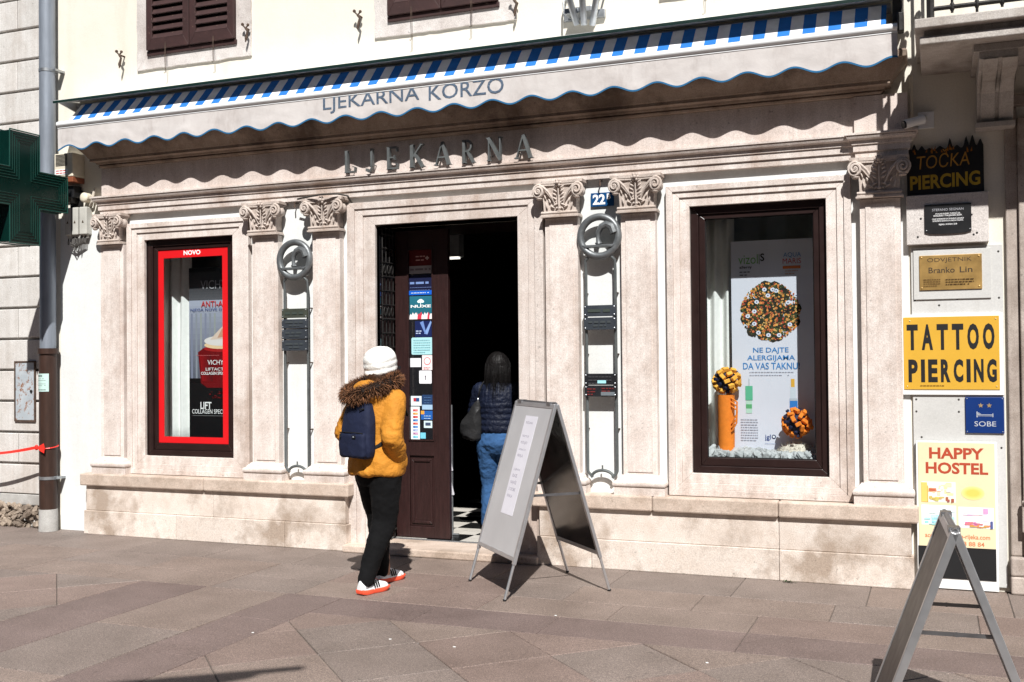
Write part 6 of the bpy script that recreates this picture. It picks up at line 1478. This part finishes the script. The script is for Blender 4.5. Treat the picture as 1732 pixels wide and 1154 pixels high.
# ---------------------------------------------------------------- customer inside
FZ = .0645
PB = thing('person', 'dark-haired person in navy quilted jacket and blue jeans standing inside the doorway', 'person', (-3.475, .93, FZ), R(12))
s = .955
JB = dict(head=(.0, .02, 1.400), neck=(0, -.01, 1.265), chest=(0, -.01, 1.07), pelvis=(0, -.01, .80), shL=(-.155, 0, 1.205), elL=(-.215, .03, .98), wrL=(-.14, .24, .95), upL=(-.3, 0, 1), shR=(.155, 0, 1.205), elR=(.215, .05, .98), wrR=(.13, .26, .98), upR=(.3, 0, 1),
          hipL=(-.08, 0, .77), knL=(-.085, .02, .42), anL=(-.09, -.02, .08), hipR=(.08, 0, .77), knR=(.09, .06, .42), anR=(.095, .05, .08))
from_mesh(remesh(body(JB, s), .011, 4), 'body', 'skin', PB)
mb = MB(); mb.loft([oval((0, -.01, .66), .12, .12), oval((0, -.025, .75), .168, .142), oval((0, -.012, .88), .150, .115)]); chain(mb, [((-.083, -.02, .745), .108), ((-.085, .02, .42), .073), ((-.09, -.02, .07), .062)]); chain(mb, [((.083, -.02, .745), .108), ((.09, .06, .42), .073), ((.095, .05, .07), .062)])
from_mesh(remesh(mb, .011, 3, [folds(16, .005, 1, 1, 1.6, 8), folds(38, .002, 1, 1, 1.5, 1)]), 'jeans', 'jeans', PB)
mb = MB(); mb.loft([oval((0, -.012, z), rx, ry) for z, rx, ry in ((.845, .168, .138), (.90, .170, .138), (1.0, .165, .132), (1.1, .178, .136), (1.18, .176, .126), (1.235, .14, .105), (1.275, .09, .085), (1.31, .075, .075))])
for k, sg in (('L', -1), ('R', 1)): e = Vector(JB['el' + k]); w_ = Vector(JB['wr' + k]); chain(mb, [((sg * .150, -.005, 1.19), .080), (e, .064), (w_, .046)])
def quilt(p, n):
    if p.z < 1.11: return .009 * (abs(math.sin(math.pi * (p.z + .006 * noise.noise(Vector((p.x * 8, p.y * 8, p.z * 5)))) / .050)) ** .5 - .6)
    return .004 * (abs(math.sin(math.pi * p.x / .034)) ** .55 - .6)
from_mesh(remesh(mb, .008, 3, [quilt, folds(22, .003, 1, 1, 1, 6)]), 'jacket', 'puffer_navy', PB)
mb = MB(); mb.ball((0, .0, 1.415), (.098, .115, .118), 24, 16); mb.loft([oval((0, -.03, z), rx, ry, n=24) for z, rx, ry in ((1.245, .085, .055), (1.27, .112, .078), (1.33, .116, .085), (1.40, .104, .085))])
def locks(p, n):
    a = math.atan2(p.x, -p.y); return .006 * noise.noise(Vector((a * 9, p.z * 2.5, 0))) + .005 * noise.noise(Vector((a * 26, p.z * 3, 5)))
HAIRM = remesh(mb, .007, 3, [locks]); from_mesh(HAIRM, 'hair', 'hair_black', PB)
mb = MB(); rh = random.Random(11)
for k in range(260):
    a = rh.uniform(-2.6, 2.6); z0 = rh.uniform(1.36, 1.50); pts = []
    L = rh.uniform(.16, .30); ca = a
    for i in range(6):
        t = i / 5; z = z0 - L * t; f = .100 if z > 1.42 else .108 + (1.42 - z) * .06; rz = math.sqrt(max(.02, 1 - ((z - 1.415) / .125) ** 2)) if z > 1.415 else 1
        ca += rh.gauss(0, .03); pts.append(Vector((math.sin(ca) * f * rz * 1.02, -math.cos(ca) * f * 1.08 * rz - (.012 if z < 1.40 else 0), z)))
    mb.tube(pts, .002, 3, rs=[.0008, .0013, .0013, .0012, .001, .0004])
from_mesh(mb.mesh('hair_strands'), 'hair_strands', 'hair_black', PB)
mb = MB()
for k, y in (('L', -.02), ('R', .05)):
    a = JB['an' + k]; cone(mb, (a[0], y - .05, .040), .038, (a[0], y + .13, .032), .032, flat=.85, side=(0, 0, 1))
from_mesh(remesh(mb, .008, 3), 'shoes', 'strap_black', PB)
HB = thing('handbag', 'slouchy black leather shoulder bag hanging beside the customer inside the doorway', 'handbag', (-3.70, .80, .85))
cb = W(797, 712, .80); HB.location = (cb.x, .80, W(797, 745, .8).z); zt = W(811, 668, .8).z - HB.location.z
mb = MB(); rr = []
for z, w_, d, ox in ((.002, .05, .03, .015), (.015, .075, .045, .01), (.06, .092, .058, -.005), (.14, .092, .055, -.004), (.20, .072, .045, .015), (.26, .045, .030, .038), (.31, .024, .018, .056), (.33, .012, .012, .062)): rr.append(oval((ox, 0, z), w_, d, n=24))
mb.loft(rr); from_mesh(remesh(mb, .006, 3, [folds(12, .008, 1, 1, .6, 2)]), 'pouch', 'bag_leather', HB)
mb = MB(); mb.tube([(.062, 0, .325), (.066, 0, .36)], .008, 8); from_mesh(mb.mesh('clasp'), 'clasp', 'galvanised', HB)
mb = MB(); mb.tube([(.066, 0, .36), (.078, .01, .43), (.092, .04, .485), (.10, .10, .515), (.105, .16, .50)], .006, 8); from_mesh(mb.mesh('strap'), 'strap', 'strap_black', HB)
# ================================================================ unseen houses across the street, added to cut sky light and darken reflections
def opposite(label, x0, x1, y, h, mat, nw):
    T = thing('added_opposite_house', label, 'building', ((x0 + x1) / 2, y, 0), 0, 'unseen houses added across the street'); hs = []; w_ = (x1 - x0) / nw
    for k in range(nw):
        for f in range(4):
            z = .4 + f * 3.1; hs.append((x0 + w_ * (k + .28), x0 + w_ * (k + .72), z + .5, z + 2.5))
    m_ = MB(); holed_wall(m_, x0, x1, 0, h, hs, y, y - .4); m_.build('wall', mat, T); m_ = MB(); m_.box(x0, x1, y - 3, y - .45, 0, h + 1); m_.build('core', 'interior_dark', T); m_ = MB(); m_.box(x0, x1, y - .4, y + .35, h, h + .3); m_.build('eaves', 'limestone_grey', T)
opposite('unseen ochre house added across the street behind the viewer to block sky light', -34, -9, -16.5, 14.6, 'facade_far', 6)
opposite('unseen grey house added across the street straight behind the viewer to block sky light', -8.98, 4, -16.2, 14.4, 'facade_grey', 5)
opposite('unseen rose house added across the street to the right behind the viewer to block sky light', 4.02, 30, -16.4, 14.8, 'facade_rose', 6)

# street lamp behind the viewer: its arm throws the soft shadow at the bottom edge
SL = thing('street_lamp', 'tall iron street lamp behind the viewer whose arm shades the foreground paving', 'street lamp', (-2.32, -7.92, 0))
tip = Vector((-1.06, -6.85, 5.0)); bs = Vector((-2.32, -7.92, 0)); d = Vector((tip.x - bs.x, tip.y - bs.y, 0)).normalized()
m_ = MB(); m_.tube([bs, bs + Vector((0, 0, .9)), bs + Vector((0, 0, 5.0))], .06, 12, rs=[.09, .075, .05]); m_.build('post', 'iron_black', SL, smooth=True)
m_ = MB(); m_.tube([bs + Vector((0, 0, .0)), bs + Vector((0, 0, .25))], .14, 12, rs=[.16, .11]); m_.build('foot', 'iron_black', SL, smooth=True)
m_ = MB(); m_.tube([bs + Vector((0, 0, 4.9)), bs + d * .5 + Vector((0, 0, 5.05)), tip], .04, 10, rs=[.05, .045, .03]); m_.build('arm', 'iron_black', SL, smooth=True)
m_ = MB(); c = tip - d * .75; M = Matrix.Translation(c + Vector((0, 0, -.06))) @ Matrix.Rotation(math.atan2(d.y, d.x), 4, 'Z'); m_.ball((0, 0, 0), (.55, .085, .05), 16, 8); m_.v = [M @ v for v in m_.v]; m_.build('lantern', 'iron_black', SL, smooth=True)
